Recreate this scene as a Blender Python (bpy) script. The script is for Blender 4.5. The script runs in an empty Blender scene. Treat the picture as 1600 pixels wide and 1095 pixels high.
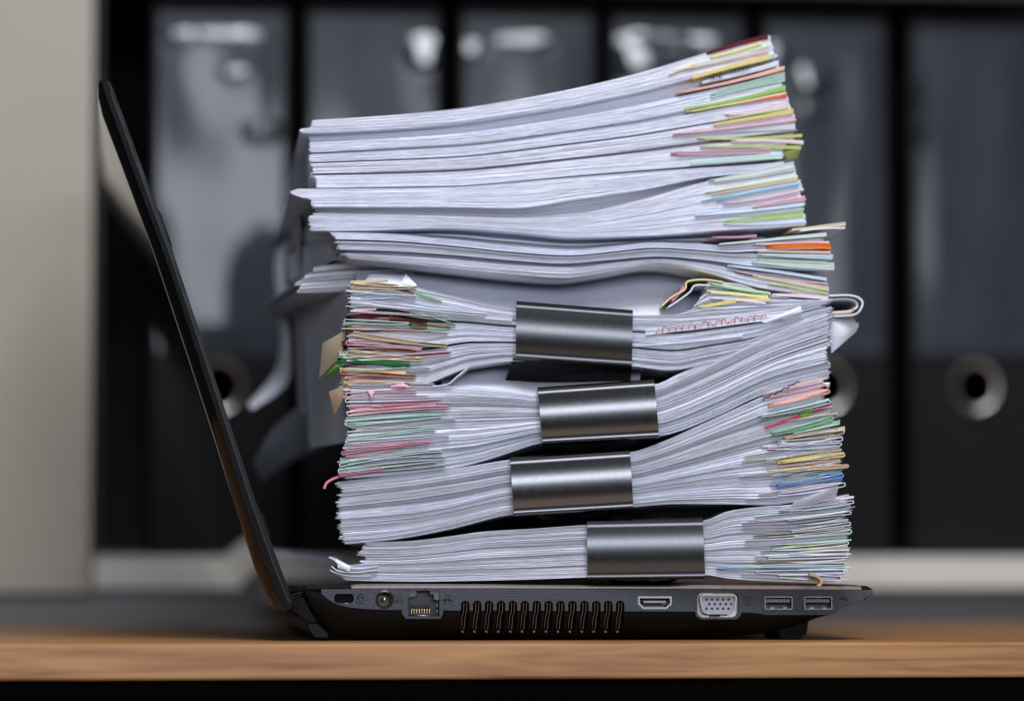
import bpy, bmesh, math, random
import numpy as np
from mathutils import Vector, Matrix

R = math.radians
random.seed(7)
rng = np.random.RandomState(7)
SC = bpy.context.scene
COL = SC.collection

# ------------------------------------------------------------------ camera, light, exposure
LENS, SENSOR, DIST = 131.0, 36.0, 1.6
FPX = 1600 * LENS / SENSOR                 # focal length in photo pixels
EYE = 0.0343                               # camera height over the table top
PITCH = math.atan(327.5 / FPX)
cam_d = bpy.data.cameras.new('camera')
cam = bpy.data.objects.new('camera', cam_d); COL.objects.link(cam)
cam.location = (0, -DIST, EYE)
cam.rotation_euler = (R(90) + PITCH, 0, 0)
cam_d.lens, cam_d.sensor_width = LENS, SENSOR
cam_d.clip_start, cam_d.clip_end = 0.05, 50
cam_d.dof.use_dof = True
cam_d.dof.focus_distance = DIST - 0.004
cam_d.dof.aperture_fstop = LENS / 42.0
cam_d.dof.aperture_blades = 0
SC.camera = cam

w = bpy.data.worlds.new('World'); SC.world = w; w.use_nodes = True
w.node_tree.nodes['Background'].inputs[0].default_value = (0.55, 0.60, 0.72, 1)
w.node_tree.nodes['Background'].inputs[1].default_value = 0.035

def area(name, loc, target, sx, sy, power, col):
    l = bpy.data.lights.new(name, 'AREA'); l.shape = 'RECTANGLE'
    l.size, l.size_y, l.energy, l.color = sx, sy, power, col
    o = bpy.data.objects.new(name, l); COL.objects.link(o)
    o.location = loc
    o.rotation_euler = (Vector(target) - Vector(loc)).to_track_quat('-Z', 'Y').to_euler()
    return o
area('window_light', (0.30, -3.2, 0.50), (0, 0, 0.12), 1.9, 0.40, 36, (0.84, 0.89, 1.0))
area('ceiling_light', (0.10, -0.72, 1.20), (0.0, 0.1, 0.12), 0.8, 0.6, 19, (0.88, 0.91, 1.0))
for k, (lx, ly) in enumerate(((0.15, -2.3), (0.95, -2.6))):
    area('ceiling_downlight', (lx, ly, 1.75), (0, 0.2, 0.2), 0.14, 0.14, 5, (0.95, 0.96, 1.0))
area('bounce_light', (0.1, -2.0, -0.75), (0, 0, 0.12), 2.2, 0.5, 4, (1.0, 0.82, 0.66))

SC.view_settings.view_transform = 'Standard'
SC.view_settings.look = 'None'
SC.view_settings.exposure = -0.08
SC.view_settings.gamma = 1.0
SC.view_settings.use_curve_mapping = False
SC.cycles.max_bounces = 8
SC.cycles.use_denoising = True

# ------------------------------------------------------------------ placing helpers
def ray(px, py):
    u, v = (px - 800) / FPX, -(py - 547.5) / FPX
    c, s = math.cos(PITCH), math.sin(PITCH)
    return Vector((u, c - s * v, s + c * v))

class Frame:
    """An upright plane through origin, turned by yaw about z: u runs along it, y behind it."""
    def __init__(self, origin, yaw):
        self.o = Vector(origin); self.yaw = yaw
        self.M = Matrix.Translation(self.o) @ Matrix.Rotation(yaw, 4, 'Z')
        self.I = self.M.inverted()
        c = self.I @ Vector((0, -DIST, EYE)); self.c = c
        self.R = self.I.to_3x3()
    def uz(self, px, py, y=0.0):
        d = self.R @ ray(px, py)
        t = (y - self.c.y) / d.y
        p = self.c + d * t
        return p.x, p.z
    def p(self, px, py, y=0.0):
        u, z = self.uz(px, py, y); return Vector((u, y, z))

# ------------------------------------------------------------------ materials
MATS = {}
def mat(name, color, rough=0.5, metal=0.0, spec=0.5, coat=0.0, coat_rough=0.1, bump=0.0, bscale=200.0,
        stretch=(1, 1, 1), vary=0.0, vscale=40.0, tone=False, aniso=0.0, rvary=0.0, emis=None):
    if name in MATS: return MATS[name]
    m = bpy.data.materials.new(name); m.use_nodes = True
    nt = m.node_tree; b = nt.nodes['Principled BSDF']; L = nt.links
    b.inputs['Base Color'].default_value = (*color, 1)
    b.inputs['Roughness'].default_value = rough
    b.inputs['Metallic'].default_value = metal
    b.inputs['Specular IOR Level'].default_value = spec
    b.inputs['Coat Weight'].default_value = coat
    b.inputs['Coat Roughness'].default_value = coat_rough
    b.inputs['Anisotropic'].default_value = aniso
    tc = nt.nodes.new('ShaderNodeTexCoord')
    mp = nt.nodes.new('ShaderNodeMapping'); mp.inputs['Scale'].default_value = stretch
    L.new(tc.outputs['Object'], mp.inputs['Vector'])
    last = None
    if vary > 0:
        n = nt.nodes.new('ShaderNodeTexNoise'); n.inputs['Scale'].default_value = vscale
        n.inputs['Detail'].default_value = 5
        L.new(mp.outputs['Vector'], n.inputs['Vector'])
        r = nt.nodes.new('ShaderNodeMapRange')
        r.inputs['From Min'].default_value = 0.25; r.inputs['From Max'].default_value = 0.75
        r.inputs['To Min'].default_value = 1 - vary; r.inputs['To Max'].default_value = 1 + vary
        L.new(n.outputs['Fac'], r.inputs['Value'])
        mx = nt.nodes.new('ShaderNodeVectorMath'); mx.operation = 'SCALE'
        mx.inputs[0].default_value = color
        L.new(r.outputs['Result'], mx.inputs['Scale'])
        last = mx.outputs['Vector']
        L.new(last, b.inputs['Base Color'])
    if tone:
        a = nt.nodes.new('ShaderNodeAttribute'); a.attribute_name = 'tone'
        mm = nt.nodes.new('ShaderNodeVectorMath'); mm.operation = 'MULTIPLY'
        L.new(a.outputs['Color'], mm.inputs[0])
        if last: L.new(last, mm.inputs[1])
        else: mm.inputs[1].default_value = color
        L.new(mm.outputs['Vector'], b.inputs['Base Color'])
    if rvary > 0:
        n = nt.nodes.new('ShaderNodeTexNoise'); n.inputs['Scale'].default_value = vscale * 1.7
        n.inputs['Detail'].default_value = 6
        L.new(mp.outputs['Vector'], n.inputs['Vector'])
        r = nt.nodes.new('ShaderNodeMapRange')
        r.inputs['From Min'].default_value = 0.3; r.inputs['From Max'].default_value = 0.7
        r.inputs['To Min'].default_value = max(0.02, rough - rvary); r.inputs['To Max'].default_value = rough + rvary
        L.new(n.outputs['Fac'], r.inputs['Value']); L.new(r.outputs['Result'], b.inputs['Roughness'])
    if bump > 0:
        n = nt.nodes.new('ShaderNodeTexNoise'); n.inputs['Scale'].default_value = bscale
        n.inputs['Detail'].default_value = 4
        L.new(mp.outputs['Vector'], n.inputs['Vector'])
        bp = nt.nodes.new('ShaderNodeBump'); bp.inputs['Strength'].default_value = bump
        bp.inputs['Distance'].default_value = 0.001
        L.new(n.outputs['Fac'], bp.inputs['Height']); L.new(bp.outputs['Normal'], b.inputs['Normal'])
    MATS[name] = m
    return m

def paper(name, c):
    return mat('paper_' + name, c, rough=0.75, spec=0.2, bump=0.12, bscale=900, vary=0.05, vscale=90, tone=True)
PC = dict(white=(0.79, 0.808, 0.895), cream=(0.72, 0.60, 0.42), tan=(0.52, 0.36, 0.22), brown=(0.20, 0.09, 0.04),
          maroon=(0.13, 0.016, 0.03), yellow=(0.82, 0.68, 0.27), paleyellow=(0.82, 0.74, 0.40), orange=(0.85, 0.19, 0.035),
          coral=(0.84, 0.50, 0.42), peach=(0.84, 0.60, 0.45), red=(0.80, 0.13, 0.08), rose=(0.70, 0.26, 0.36),
          pink=(0.82, 0.48, 0.56), palepink=(0.82, 0.64, 0.68), mauve=(0.58, 0.36, 0.44), crimson=(0.55, 0.06, 0.13),
          green=(0.40, 0.60, 0.20), olive=(0.50, 0.56, 0.20), bright=(0.15, 0.42, 0.03), dark_green=(0.03, 0.22, 0.07),
          leaf=(0.30, 0.56, 0.36), sage=(0.42, 0.58, 0.50), palesage=(0.66, 0.74, 0.70), mint=(0.60, 0.78, 0.72),
          palegreen=(0.66, 0.78, 0.52), blue=(0.27, 0.42, 0.72), sky=(0.30, 0.58, 0.74), paleblue=(0.62, 0.76, 0.84),
          black=(0.02, 0.02, 0.025), grey=(0.5, 0.5, 0.55))
def P(c): return paper(c, PC[c])

# ------------------------------------------------------------------ mesh helpers
class MB:
    def __init__(self): self.v, self.f, self.c, self.sm = [], [], [], []
    def face(self, idx, tone=(1, 1, 1), smooth=False):
        self.f.append(idx); self.c.append(tone); self.sm.append(smooth)
    def rings(self, rings, tone=(1, 1, 1), smooth=False, closed=False, caps=True):
        n = len(rings[0]); b = len(self.v)
        for r in rings: self.v.extend(tuple(p) for p in r)
        m = len(rings)
        for i in range(m if closed else m - 1):
            a0, a1 = b + i * n, b + ((i + 1) % m) * n
            for k in range(n):
                k2 = (k + 1) % n
                self.face((a0 + k, a0 + k2, a1 + k2, a1 + k), tone, smooth)
        if caps and not closed:
            self.face(tuple(b + k for k in reversed(range(n))), tone)
            self.face(tuple(b + (m - 1) * n + k for k in range(n)), tone)
    def slab(self, us, zb, zt, yf, yb, tone=(1, 1, 1), rnd=0.0):
        rr = []
        for i in range(len(us)):
            u = us[i]; y = yf[i] if hasattr(yf, '__len__') else yf
            if rnd > 0:
                h = zt[i] - zb[i]; r = min(rnd, h * 0.5)
                rr.append([(u, y + r, zb[i]), (u, y + 0.3 * r, zb[i] + .18 * h), (u, y, zb[i] + .5 * h),
                           (u, y + 0.3 * r, zb[i] + .82 * h), (u, y + r, zt[i]), (u, yb, zt[i]), (u, yb, zb[i])])
            else:
                rr.append([(u, y, zb[i]), (u, y, zt[i]), (u, yb, zt[i]), (u, yb, zb[i])])
        self.rings(rr, tone, smooth=rnd > 0)
    def ribbon(self, path, th, yf, yb, tone=(1, 1, 1)):
        P_ = [Vector((p[0], p[1])) for p in path]; n = len(P_); rr = []
        for i in range(n):
            d = P_[min(i + 1, n - 1)] - P_[max(i - 1, 0)]
            if d.length < 1e-9: d = Vector((1, 0))
            nn = Vector((-d.y, d.x)).normalized() * (th / 2)
            a, b = P_[i] + nn, P_[i] - nn
            y = yf[i] if hasattr(yf, '__len__') else yf
            yy = yb[i] if hasattr(yb, '__len__') else yb
            rr.append([(b.x, y, b.y), (a.x, y, a.y), (a.x, yy, a.y), (b.x, yy, b.y)])
        self.rings(rr, tone)
    def box(self, x0, x1, y0, y1, z0, z1):
        self.rings([[(x, y0, z0), (x, y0, z1), (x, y1, z1), (x, y1, z0)] for x in (x0, x1)])
    def prism(self, poly, y0, y1, smooth=False):
        self.rings([[(u, y, z) for u, z in poly] for y in (y0, y1)], smooth=smooth)
    def tube(self, pts, r, seg=8, closed=False):
        pts = [Vector(p) for p in pts]; n = len(pts); rr = []
        for i in range(n):
            a = pts[(i - 1) % n] if closed or i > 0 else pts[i]
            c = pts[(i + 1) % n] if closed or i < n - 1 else pts[i]
            d = (c - a).normalized()
            up = Vector((0, 1, 0)) if abs(d.y) < 0.9 else Vector((1, 0, 0))
            s = d.cross(up).normalized(); t = s.cross(d)
            rr.append([pts[i] + (s * math.cos(q) + t * math.sin(q)) * r for q in [2 * math.pi * k / seg for k in range(seg)]])
        self.rings(rr, smooth=True, closed=closed)
    def build(self, name, m, parent=None, kind=None, bevel=0.0, label=None):
        me = bpy.data.meshes.new(name); me.from_pydata(self.v, [], self.f); me.update()
        bm = bmesh.new(); bm.from_mesh(me); bmesh.ops.recalc_face_normals(bm, faces=bm.faces)
        if bevel > 0:
            es = [e for e in bm.edges if len(e.link_faces) == 2 and e.calc_face_angle(0) > R(35)]
            bmesh.ops.bevel(bm, geom=es, offset=bevel, segments=2, affect='EDGES', profile=0.6)
        for e in bm.edges:
            if len(e.link_faces) == 2 and e.calc_face_angle(0) > R(38): e.smooth = False
        bm.to_mesh(me); bm.free()
        if bevel == 0:
            ca = me.color_attributes.new('tone', 'FLOAT_COLOR', 'CORNER')
            arr = np.ones((len(me.loops), 4), dtype=np.float32)
            for p in me.polygons:
                arr[p.loop_start:p.loop_start + p.loop_total, :3] = self.c[p.index]
                p.use_smooth = self.sm[p.index]
            ca.data.foreach_set('color', arr.ravel())
        me.materials.append(m)
        o = bpy.data.objects.new(name, me); COL.objects.link(o)
        if parent: o.parent = parent
        if kind: o['kind'] = kind
        if label: o['label'] = label
        return o

def tag(o, label, cat, group=None):
    o['label'] = label; o['category'] = cat
    if group: o['group'] = group
    return o
def thing(name, fr, label, cat, group=None, shift=(0, 0, 0)):
    o = bpy.data.objects.new(name, None); COL.objects.link(o)
    o.empty_display_size = 0.02
    o.matrix_world = fr.M @ Matrix.Translation(shift)
    return tag(o, label, cat, group)

def rrect(x0, x1, z0, z1, r, n=4):
    out = []
    for cx, cz, a in ((x1 - r, z1 - r, 0), (x0 + r, z1 - r, 90), (x0 + r, z0 + r, 180), (x1 - r, z0 + r, 270)):
        for k in range(n + 1):
            q = R(a + 90 * k / n); out.append((cx + r * math.cos(q), cz + r * math.sin(q)))
    return out
def circ(cx, cz, r, n=24): return [(cx + r * math.cos(2 * math.pi * k / n), cz + r * math.sin(2 * math.pi * k / n)) for k in range(n)]

def curve(poly):
    """smooth monotone curve through (x, y) points"""
    xs = np.array([p[0] for p in poly], float); ys = np.array([p[1] for p in poly], float)
    d = np.diff(ys) / np.diff(xs); m = np.zeros(len(xs)); m[0], m[-1] = d[0], d[-1]
    for i in range(1, len(xs) - 1):
        m[i] = 0 if d[i - 1] * d[i] <= 0 else 2 * d[i - 1] * d[i] / (d[i - 1] + d[i])
    def f(x):
        x = np.asarray(x, float); i = np.clip(np.searchsorted(xs, x) - 1, 0, len(xs) - 2)
        h = xs[i + 1] - xs[i]; t = np.clip((x - xs[i]) / h, -0.3, 1.3)
        return ((2 * t**3 - 3 * t**2 + 1) * ys[i] + (t**3 - 2 * t**2 + t) * h * m[i]
                + (-2 * t**3 + 3 * t**2) * ys[i + 1] + (t**3 - t**2) * h * m[i + 1])
    return f

def cut(o, cutters):
    """carve recesses into a finished part (the cutters are thrown away)"""
    tmp = []; bpy.context.view_layer.update()
    for mb in cutters:
        c = mb.build('cutter', MATS['black_plastic'])
        c.matrix_world = o.matrix_world if not o.parent else o.parent.matrix_world
        tmp.append(c)
    bpy.context.view_layer.update()
    for c in tmp:
        md = o.modifiers.new('cut', 'BOOLEAN'); md.object = c; md.operation = 'DIFFERENCE'; md.solver = 'EXACT'
    dg = bpy.context.evaluated_depsgraph_get()
    me = bpy.data.meshes.new_from_object(o.evaluated_get(dg))
    o.modifiers.clear(); o.data = me
    for c in tmp: bpy.data.objects.remove(c)

def text_mesh(name, s, size, m, parent, loc, depth=0.00012):
    cu = bpy.data.curves.new(name, 'FONT'); cu.body = s; cu.size = size; cu.extrude = depth; cu.align_x = 'CENTER'; cu.align_y = 'CENTER'
    t = bpy.data.objects.new(name, cu); COL.objects.link(t); bpy.context.view_layer.update()
    me = bpy.data.meshes.new_from_object(t.evaluated_get(bpy.context.evaluated_depsgraph_get()))
    bpy.data.objects.remove(t)
    me.materials.clear(); me.materials.append(m)
    o = bpy.data.objects.new(name, me); COL.objects.link(o); o.parent = parent
    o.location = loc; o.rotation_euler = (R(90), 0, 0)
    return o

# ------------------------------------------------------------------ surfaces
YAW = R(5.9)
def wood():
    m = bpy.data.materials.new('wood'); m.use_nodes = True; nt = m.node_tree; L = nt.links
    b = nt.nodes['Principled BSDF']; b.inputs['Roughness'].default_value = 0.42
    tc = nt.nodes.new('ShaderNodeTexCoord'); mp = nt.nodes.new('ShaderNodeMapping'); mp.inputs['Scale'].default_value = (1.6, 14, 30)
    L.new(tc.outputs['Object'], mp.inputs['Vector'])
    n = nt.nodes.new('ShaderNodeTexNoise'); n.inputs['Scale'].default_value = 7; n.inputs['Detail'].default_value = 8
    n.inputs['Distortion'].default_value = 0.8
    L.new(mp.outputs['Vector'], n.inputs['Vector'])
    cr = nt.nodes.new('ShaderNodeValToRGB')
    cr.color_ramp.elements[0].position = 0.28; cr.color_ramp.elements[0].color = (0.22, 0.082, 0.024, 1)
    cr.color_ramp.elements[1].position = 0.75; cr.color_ramp.elements[1].color = (0.50, 0.255, 0.088, 1)
    e = cr.color_ramp.elements.new(0.5); e.color = (0.40, 0.185, 0.060, 1)
    L.new(n.outputs['Fac'], cr.inputs['Fac']); L.new(cr.outputs['Color'], b.inputs['Base Color'])
    bp = nt.nodes.new('ShaderNodeBump'); bp.inputs['Strength'].default_value = 0.15; bp.inputs['Distance'].default_value = 0.0006
    L.new(n.outputs['Fac'], bp.inputs['Height']); L.new(bp.outputs['Normal'], b.inputs['Normal'])
    return m
mat('black_plastic', (0.012, 0.012, 0.013), 0.35)
M_TRIM = mat('grey_trim', (0.042, 0.050, 0.066), 0.5, bump=0.5, bscale=1500, vary=0.35, vscale=1300)
M_SHELL = mat('gloss_shell', (0.004, 0.004, 0.004), 0.30, spec=0.11, rvary=0.06, vscale=60)
M_LIDEDGE = mat('lid_edge', (0.004, 0.004, 0.0045), 0.45, spec=0.12, bump=0.5, bscale=1600)
M_LIDBACK = mat('lid_back', (0.006, 0.006, 0.006), 0.04, spec=0.4)
M_BRONZE = mat('bronze_deck', (0.25, 0.215, 0.195), 0.42, metal=0.6, bump=0.08, bscale=1200, vary=0.12, vscale=500)
M_STEEL = mat('port_steel', (0.26, 0.25, 0.235), 0.32, metal=1.0, rvary=0.1, vscale=500)
M_GOLD = mat('gold_contact', (0.75, 0.50, 0.22), 0.3, metal=1.0)
M_PRINT = mat('moulded_icon', (0.008, 0.008, 0.010), 0.4)
M_RUBBER = mat('rubber', (0.008, 0.008, 0.008), 0.8, spec=0.15)
M_CLIP = mat('clip_steel', (0.10, 0.10, 0.104), 0.19, metal=1.0, bump=0.012, bscale=120, stretch=(40, 1, 1), rvary=0.03, vscale=100)
M_CLIP2 = mat('clip_steel_dark', (0.072, 0.074, 0.078), 0.22, metal=1.0, bump=0.012, bscale=120, stretch=(40, 1, 1), rvary=0.03, vscale=100)
M_WIRE = mat('wire', (0.16, 0.16, 0.17), 0.25, metal=1.0)

# table
TF = Frame((0, -0.045, 0), YAW)
table = thing('table', TF, 'brown wooden table carrying the laptop and paper stack', 'table')
zt_ = 0.0
ue0, ue1 = -0.45, 0.55
zb_ = TF.uz(800, 1060)[1]
mb = MB(); mb.box(ue0, ue1, 0, 0.432, zb_, 0.0); mb.build('table_top', wood(), table, bevel=0.0012)
mb = MB(); mb.box(ue0 + .002, ue1 - .002, 0.012, 0.42, zb_ - 0.09, zb_ - 0.0005); mb.build('under_table_dark', mat('void_black', (0.003, 0.003, 0.003), 0.9, spec=0.05), table)  # black board stands in for the unlit void under the table

# cabinet
CF = Frame((0, 0.425, 0), R(6.5))
cabinet = thing('cabinet', CF, 'beige open cabinet with binders on its shelf behind the table', 'cabinet')
M_BEIGE = mat('beige_laminate', (0.37, 0.33, 0.262), 0.5, vary=0.06, vscale=12, bump=0.05, bscale=400)
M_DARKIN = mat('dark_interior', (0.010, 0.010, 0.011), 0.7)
u0 = CF.uz(148, 500)[0]; us0, zs1 = CF.uz(145, 869); _, zs0 = CF.uz(145, 920)
mb = MB(); mb.box(u0, 0.52, 0, 0.33, zs0, zs1); mb.build('shelf_board', mat('shelf_laminate', (0.66, 0.62, 0.54), 0.45, vary=0.05, vscale=15), cabinet, bevel=0.001)
mb = MB(); mb.box(u0 - 0.16, u0 - 0.0015, -0.006, 0.33, zs0 - 0.002, 0.42); mb.build('side_panel', M_BEIGE, cabinet, bevel=0.001)
mb = MB(); mb.box(u0, u0 + 0.003, 0.002, 0.324, zs1 + 0.001, 0.342); mb.build('shade_liner', M_DARKIN, cabinet)  # added dark liner, blackens the gap like the shade inside
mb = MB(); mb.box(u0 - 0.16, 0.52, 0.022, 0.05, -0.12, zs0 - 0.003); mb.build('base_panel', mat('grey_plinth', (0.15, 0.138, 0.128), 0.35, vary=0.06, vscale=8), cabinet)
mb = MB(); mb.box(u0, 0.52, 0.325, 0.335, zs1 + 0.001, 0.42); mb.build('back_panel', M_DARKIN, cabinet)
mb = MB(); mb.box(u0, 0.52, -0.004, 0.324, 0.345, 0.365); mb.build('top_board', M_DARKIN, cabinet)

# binders
M_BODY = mat('binder_cover', (0.009, 0.009, 0.0095), 0.65, spec=0.12, bump=0.3, bscale=500)
M_POCKET = mat('clear_pocket', (0.022, 0.027, 0.035), 0.34, spec=0.22, coat=0.2, coat_rough=0.07, vary=0.25, vscale=18)
_nt = M_POCKET.node_tree; _b = _nt.nodes['Principled BSDF']; _b.inputs['Coat IOR'].default_value = 1.75
_a = _nt.nodes.new('ShaderNodeAttribute'); _a.attribute_name = 'tone'   # free film is glossier than film pressed on the card
_nt.links.new(_a.outputs['Fac'], _b.inputs['Coat Weight'])
M_RING = mat('ring_metal', (0.55, 0.53, 0.49), 0.30, metal=0.9)
BW = [(238, 450), (478, 687), (719, 931), (954, 1166), (1193, 1388), (1424, 1622)]
BT = [8, 12, 14, 18, 24, 30]
BL = ['black binder farthest left, seen between laptop lid and paper stack',
      'second black binder from the left, behind the upper left corner of the paper stack',
      'third black binder from the left, only its top showing above the papers',
      'fourth black binder from the left, bright glare above the rising paper edge',
      'black binder just right of the paper stack, finger ring half hidden by paper',
      'black binder at the right edge of the picture, whole finger ring showing']
# places where the clear film bulges: (across, up, half width, height, steepness)
WAVE = [1.0, .8, .8, .8, .45, .3]
SPOT = [[(-.6, .93, .006, .006, 1), (.1, .94, .015, .004, .8), (.2, .83, .006, .006, .8), (.6, .66, .008, .008, .5)],
        [(.78, .905, .0075, .015, 1.0), (.4, .62, .014, .016, .35)], [(-.85, .91, .005, .008, .8), (-.1, .93, .014, .006, .7)],
        [(-.40, .905, .0180, .019, 1.0), (.35, .925, .012, .008, .9)], [(-.2, .84, .008, .012, .95), (-.22, .75, .007, .008, .6), (-.82, .91, .006, .010, .8)],
        [(-.90, .82, .003, .016, .7), (-.90, .70, .003, .014, .55)]]
for i, (a, b) in enumerate(BW):
    ys = 0.010 + rng.uniform(0, 0.006)
    ua, _ = CF.uz(a, 500, ys); ub, _ = CF.uz(b, 500, ys)
    ztop = CF.uz((a + b) / 2, BT[i], ys)[1]
    uc, hw = (ua + ub) / 2, (ub - ua) / 2
    t = thing('binder', CF, BL[i], 'binder', 'black binders standing on the cabinet shelf', (uc, ys, zs1 + 0.0008))
    h = ztop - zs1
    zr = CF.uz((a + b) / 2, 606, ys)[1] - zs1
    mb = MB(); mb.prism(rrect(-hw, hw, 0, h, 0.003), 0, 0.0035); sp = mb.build('spine', M_BODY, t)
    hole = MB(); hole.prism(circ(0, zr, 0.0112), -0.002, 0.006); cut(sp, [hole])
    for s in (-1, 1):
        mb = MB(); mb.box(s * hw - (0.0028 if s > 0 else 0), s * hw + (0.0028 if s < 0 else 0), 0.0037, 0.28, 0.0, h - 0.002); mb.build('cover', M_BODY, t)
    # clear plastic label pocket, slightly wavy
    zp0 = CF.uz((a + b) / 2, 556, ys)[1] - zs1; zp1 = h - 0.006
    mb = MB(); nx, nz = 40, 110; ph = rng.uniform(0, 6, 6)
    tilt = (0.010, -0.004, 0.0, 0.006, -0.012, -0.016)[i]
    g = []; gl = {}
    for q in range(nz + 1):
        row = []
        for k in range(nx + 1):
            fx, fz = k / nx, q / nz
            x = -hw + 0.003 + (2 * hw - 0.006) * fx; z = zp0 + (zp1 - zp0) * fz
            e = min(1, 5 * fx, 5 * (1 - fx), 12 * fz, 12 * (1 - fz))
            y = -0.0006 - e * 0.0007 * WAVE[i] * (1.3 + math.sin(5 * fx + 7 * fz + ph[0]) * .5 + math.sin(11 * fx - 4 * fz + ph[1]) * .35
                                       + math.sin(16 * fz + 3 * fx + ph[2]) * .10 + math.sin(26 * fx + 2 * fz + ph[3]) * .05)
            gloss = (.20, .17, .15, .15, .12, .10)[i]
            for gx, gz, gw, gh, gk in SPOT[i]:
                dx = abs(x - gx * hw) / gw; dz = (z - zp0 - gz * (zp1 - zp0)) / gh      # dz -0.5 .. 0.5 is the lit facet
                wx = 1 / (1 + math.exp((dx - 1) * 7))
                pr = 0.5 - dz if -.5 <= dz <= .5 else (max(0, 1 - (-.5 - dz) / .35) if dz < -.5 else 0)
                y -= gk * gh * .37 * pr * wx
                gloss = max(gloss, gk * wx if -.6 < dz < .6 else 0)
            row.append((x, y, z)); gl[(q, k)] = gloss
        g.append(row)
    for row in g: mb.v.extend(row)
    for q in range(nz):
        for k in range(nx):
            a0 = q * (nx + 1) + k; mb.face((a0, a0 + 1, a0 + nx + 2, a0 + nx + 1), (gl[(q, k)],) * 3, smooth=True)
    mb.build('label_pocket', M_POCKET, t)
    mb = MB(); rings = []
    for k in range(40):
        q = 2 * math.pi * k / 40; rad = Vector((math.cos(q) * 1.0, 0, math.sin(q) * 1.12))
        c = rad * 0.0114
        prof = [(-0.0008, 0.0012), (-0.0011, -0.0010), (-0.0004, -0.0024), (0.0008, -0.0028), (0.0016, -0.0017), (0.0023, -0.0002), (0.0, -0.0001), (-0.0004, 0.0012)]
        rings.append([(c.x + rad.x * p[0], p[1], zr + c.z + rad.z * p[0]) for p in prof])
    mb.rings(rings, smooth=True, closed=True); mb.build('finger_ring', M_RING, t)

# ------------------------------------------------------------------ laptop
LF = Frame((0, -0.004, 0), YAW)
laptop = thing('laptop', LF, 'open black laptop with a tall paper stack on its keyboard deck', 'laptop')
W = 0.335
def L2(pts, y=0.0): return [LF.uz(a, b, y) for a, b in pts]
low = curve([(500, 925), (512, 935), (528, 944), (560, 950), (600, 952), (700, 953), (900, 954), (1086, 955), (1180, 957), (1200, 960), (1296, 960), (1308, 955), (1316, 948), (1340, 939), (1363, 928)])
bot = curve([(476, 945), (484, 968), (496, 986), (512, 997), (560, 999), (900, 997), (1130, 994), (1200, 990), (1240, 982), (1285, 966), (1330, 946), (1362, 930)])
top = curve([(470, 921), (505, 919.5), (700, 919), (1000, 919.5), (1200, 920.5), (1340, 921), (1364, 922)])
def stations(x0, x1, step): return list(np.linspace(x0, x1, max(3, int((x1 - x0) / step))))
# textured side strip
mb = MB(); rr = []
for x in stations(502, 1361, 6):
    ua, za = LF.uz(x, float(top(x)) + .4); ub, zb = LF.uz(x, max(float(low(x)), float(top(x)) + 1.0))
    rr.append([(ua, 0, zb), (ua, 0, za), (ua, 0.0125, za), (ua, 0.0125, zb)])
mb.rings(rr); trim = mb.build('side_strip', M_TRIM, laptop)
def cutter(poly, y0=-0.004, y1=0.0098):
    m_ = MB(); m_.prism(poly, y0, y1); return m_
def rr_px(x0, x1, y0, y1, r):
    a = LF.uz(x0, y1); b = LF.uz(x1, y0); return rrect(a[0], b[0], a[1], b[1], r)
# lower glossy shell curving in under the body
mb = MB(); rr = []
for x in stations(477, 1360, 6):
    l = float(low(x)) if x > 500 else 921 + (x - 477) * 0.15
    bb = max(float(bot(x)), l + 0.8); ring = []
    for k in range(7):
        q = k / 6; u, z = LF.uz(x, bb + (l - bb) * q)
        ring.append((u, 0.0006 + 0.013 * (1 - q) ** 2.2, max(z, 0.0011)))
    ring[-1] = (ring[-1][0], 0.0006, ring[-1][2] - 0.0001)
    ring += [(ring[6][0], 0.0145, ring[6][2]), (ring[0][0], 0.0145, ring[0][2])]
    rr.append(ring)
mb.rings(rr, smooth=False); shell = mb.build('lower_shell', M_SHELL, laptop)
# chassis block behind the side
ch = [(484, 922), (700, 921), (1340, 923), (1352, 930), (1290, 960), (1200, 986), (1100, 991), (520, 993), (500, 985), (488, 960)]
mb = MB(); mb.prism(L2(ch), 0.0148, W); mb.build('chassis', M_SHELL, laptop)
vx = [727 + 18.62 * k for k in range(14)]
vent_cut = [cutter(rr_px(x - 6.8, x + 6.8, 938, 988, 0.0017), -0.004, 0.0105) for x in vx]
cuts = list(vent_cut)
cuts.append(cutter(rr_px(522, 553, 927, 942, 0.0017)))
cx, cz = LF.uz(601, 936); rj = 13.5 * 0.000272
cuts.append(cutter(circ(cx, cz, rj)))
cuts.append(cutter(rr_px(637, 687, 922, 961, 0.0002)))
hd = [(997, 931), (1050, 931), (1050, 943), (1042, 951), (1005, 951), (997, 943)]
cuts.append(cutter(L2(hd)))
cuts.append(cutter(rr_px(1088, 1156, 924, 965, 0.003)))
cuts.append(cutter(rr_px(1192, 1241, 929, 954, 0.0007)))
cuts.append(cutter(rr_px(1254, 1303, 929, 954, 0.0007)))
cut(trim, cuts)
cut(shell, vent_cut + [cutter(rr_px(637, 687, 922, 961, 0.0002)), cutter(rr_px(1088, 1156, 924, 965, 0.003))])
# raised frames round the ethernet and video ports, dipping under the strip
def frame_part(name, outer, inner, m, y0, y1, parent):
    m_ = MB(); n = len(outer); rr = []
    for k in range(n):
        (a, b), (c, d) = outer[k], inner[k]
        rr.append([(a, y0, b), (a, y1, b), (c, y1, d), (c, y0, d)])
    m_.rings(rr, closed=True); return m_.build(name, m, parent)
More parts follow.
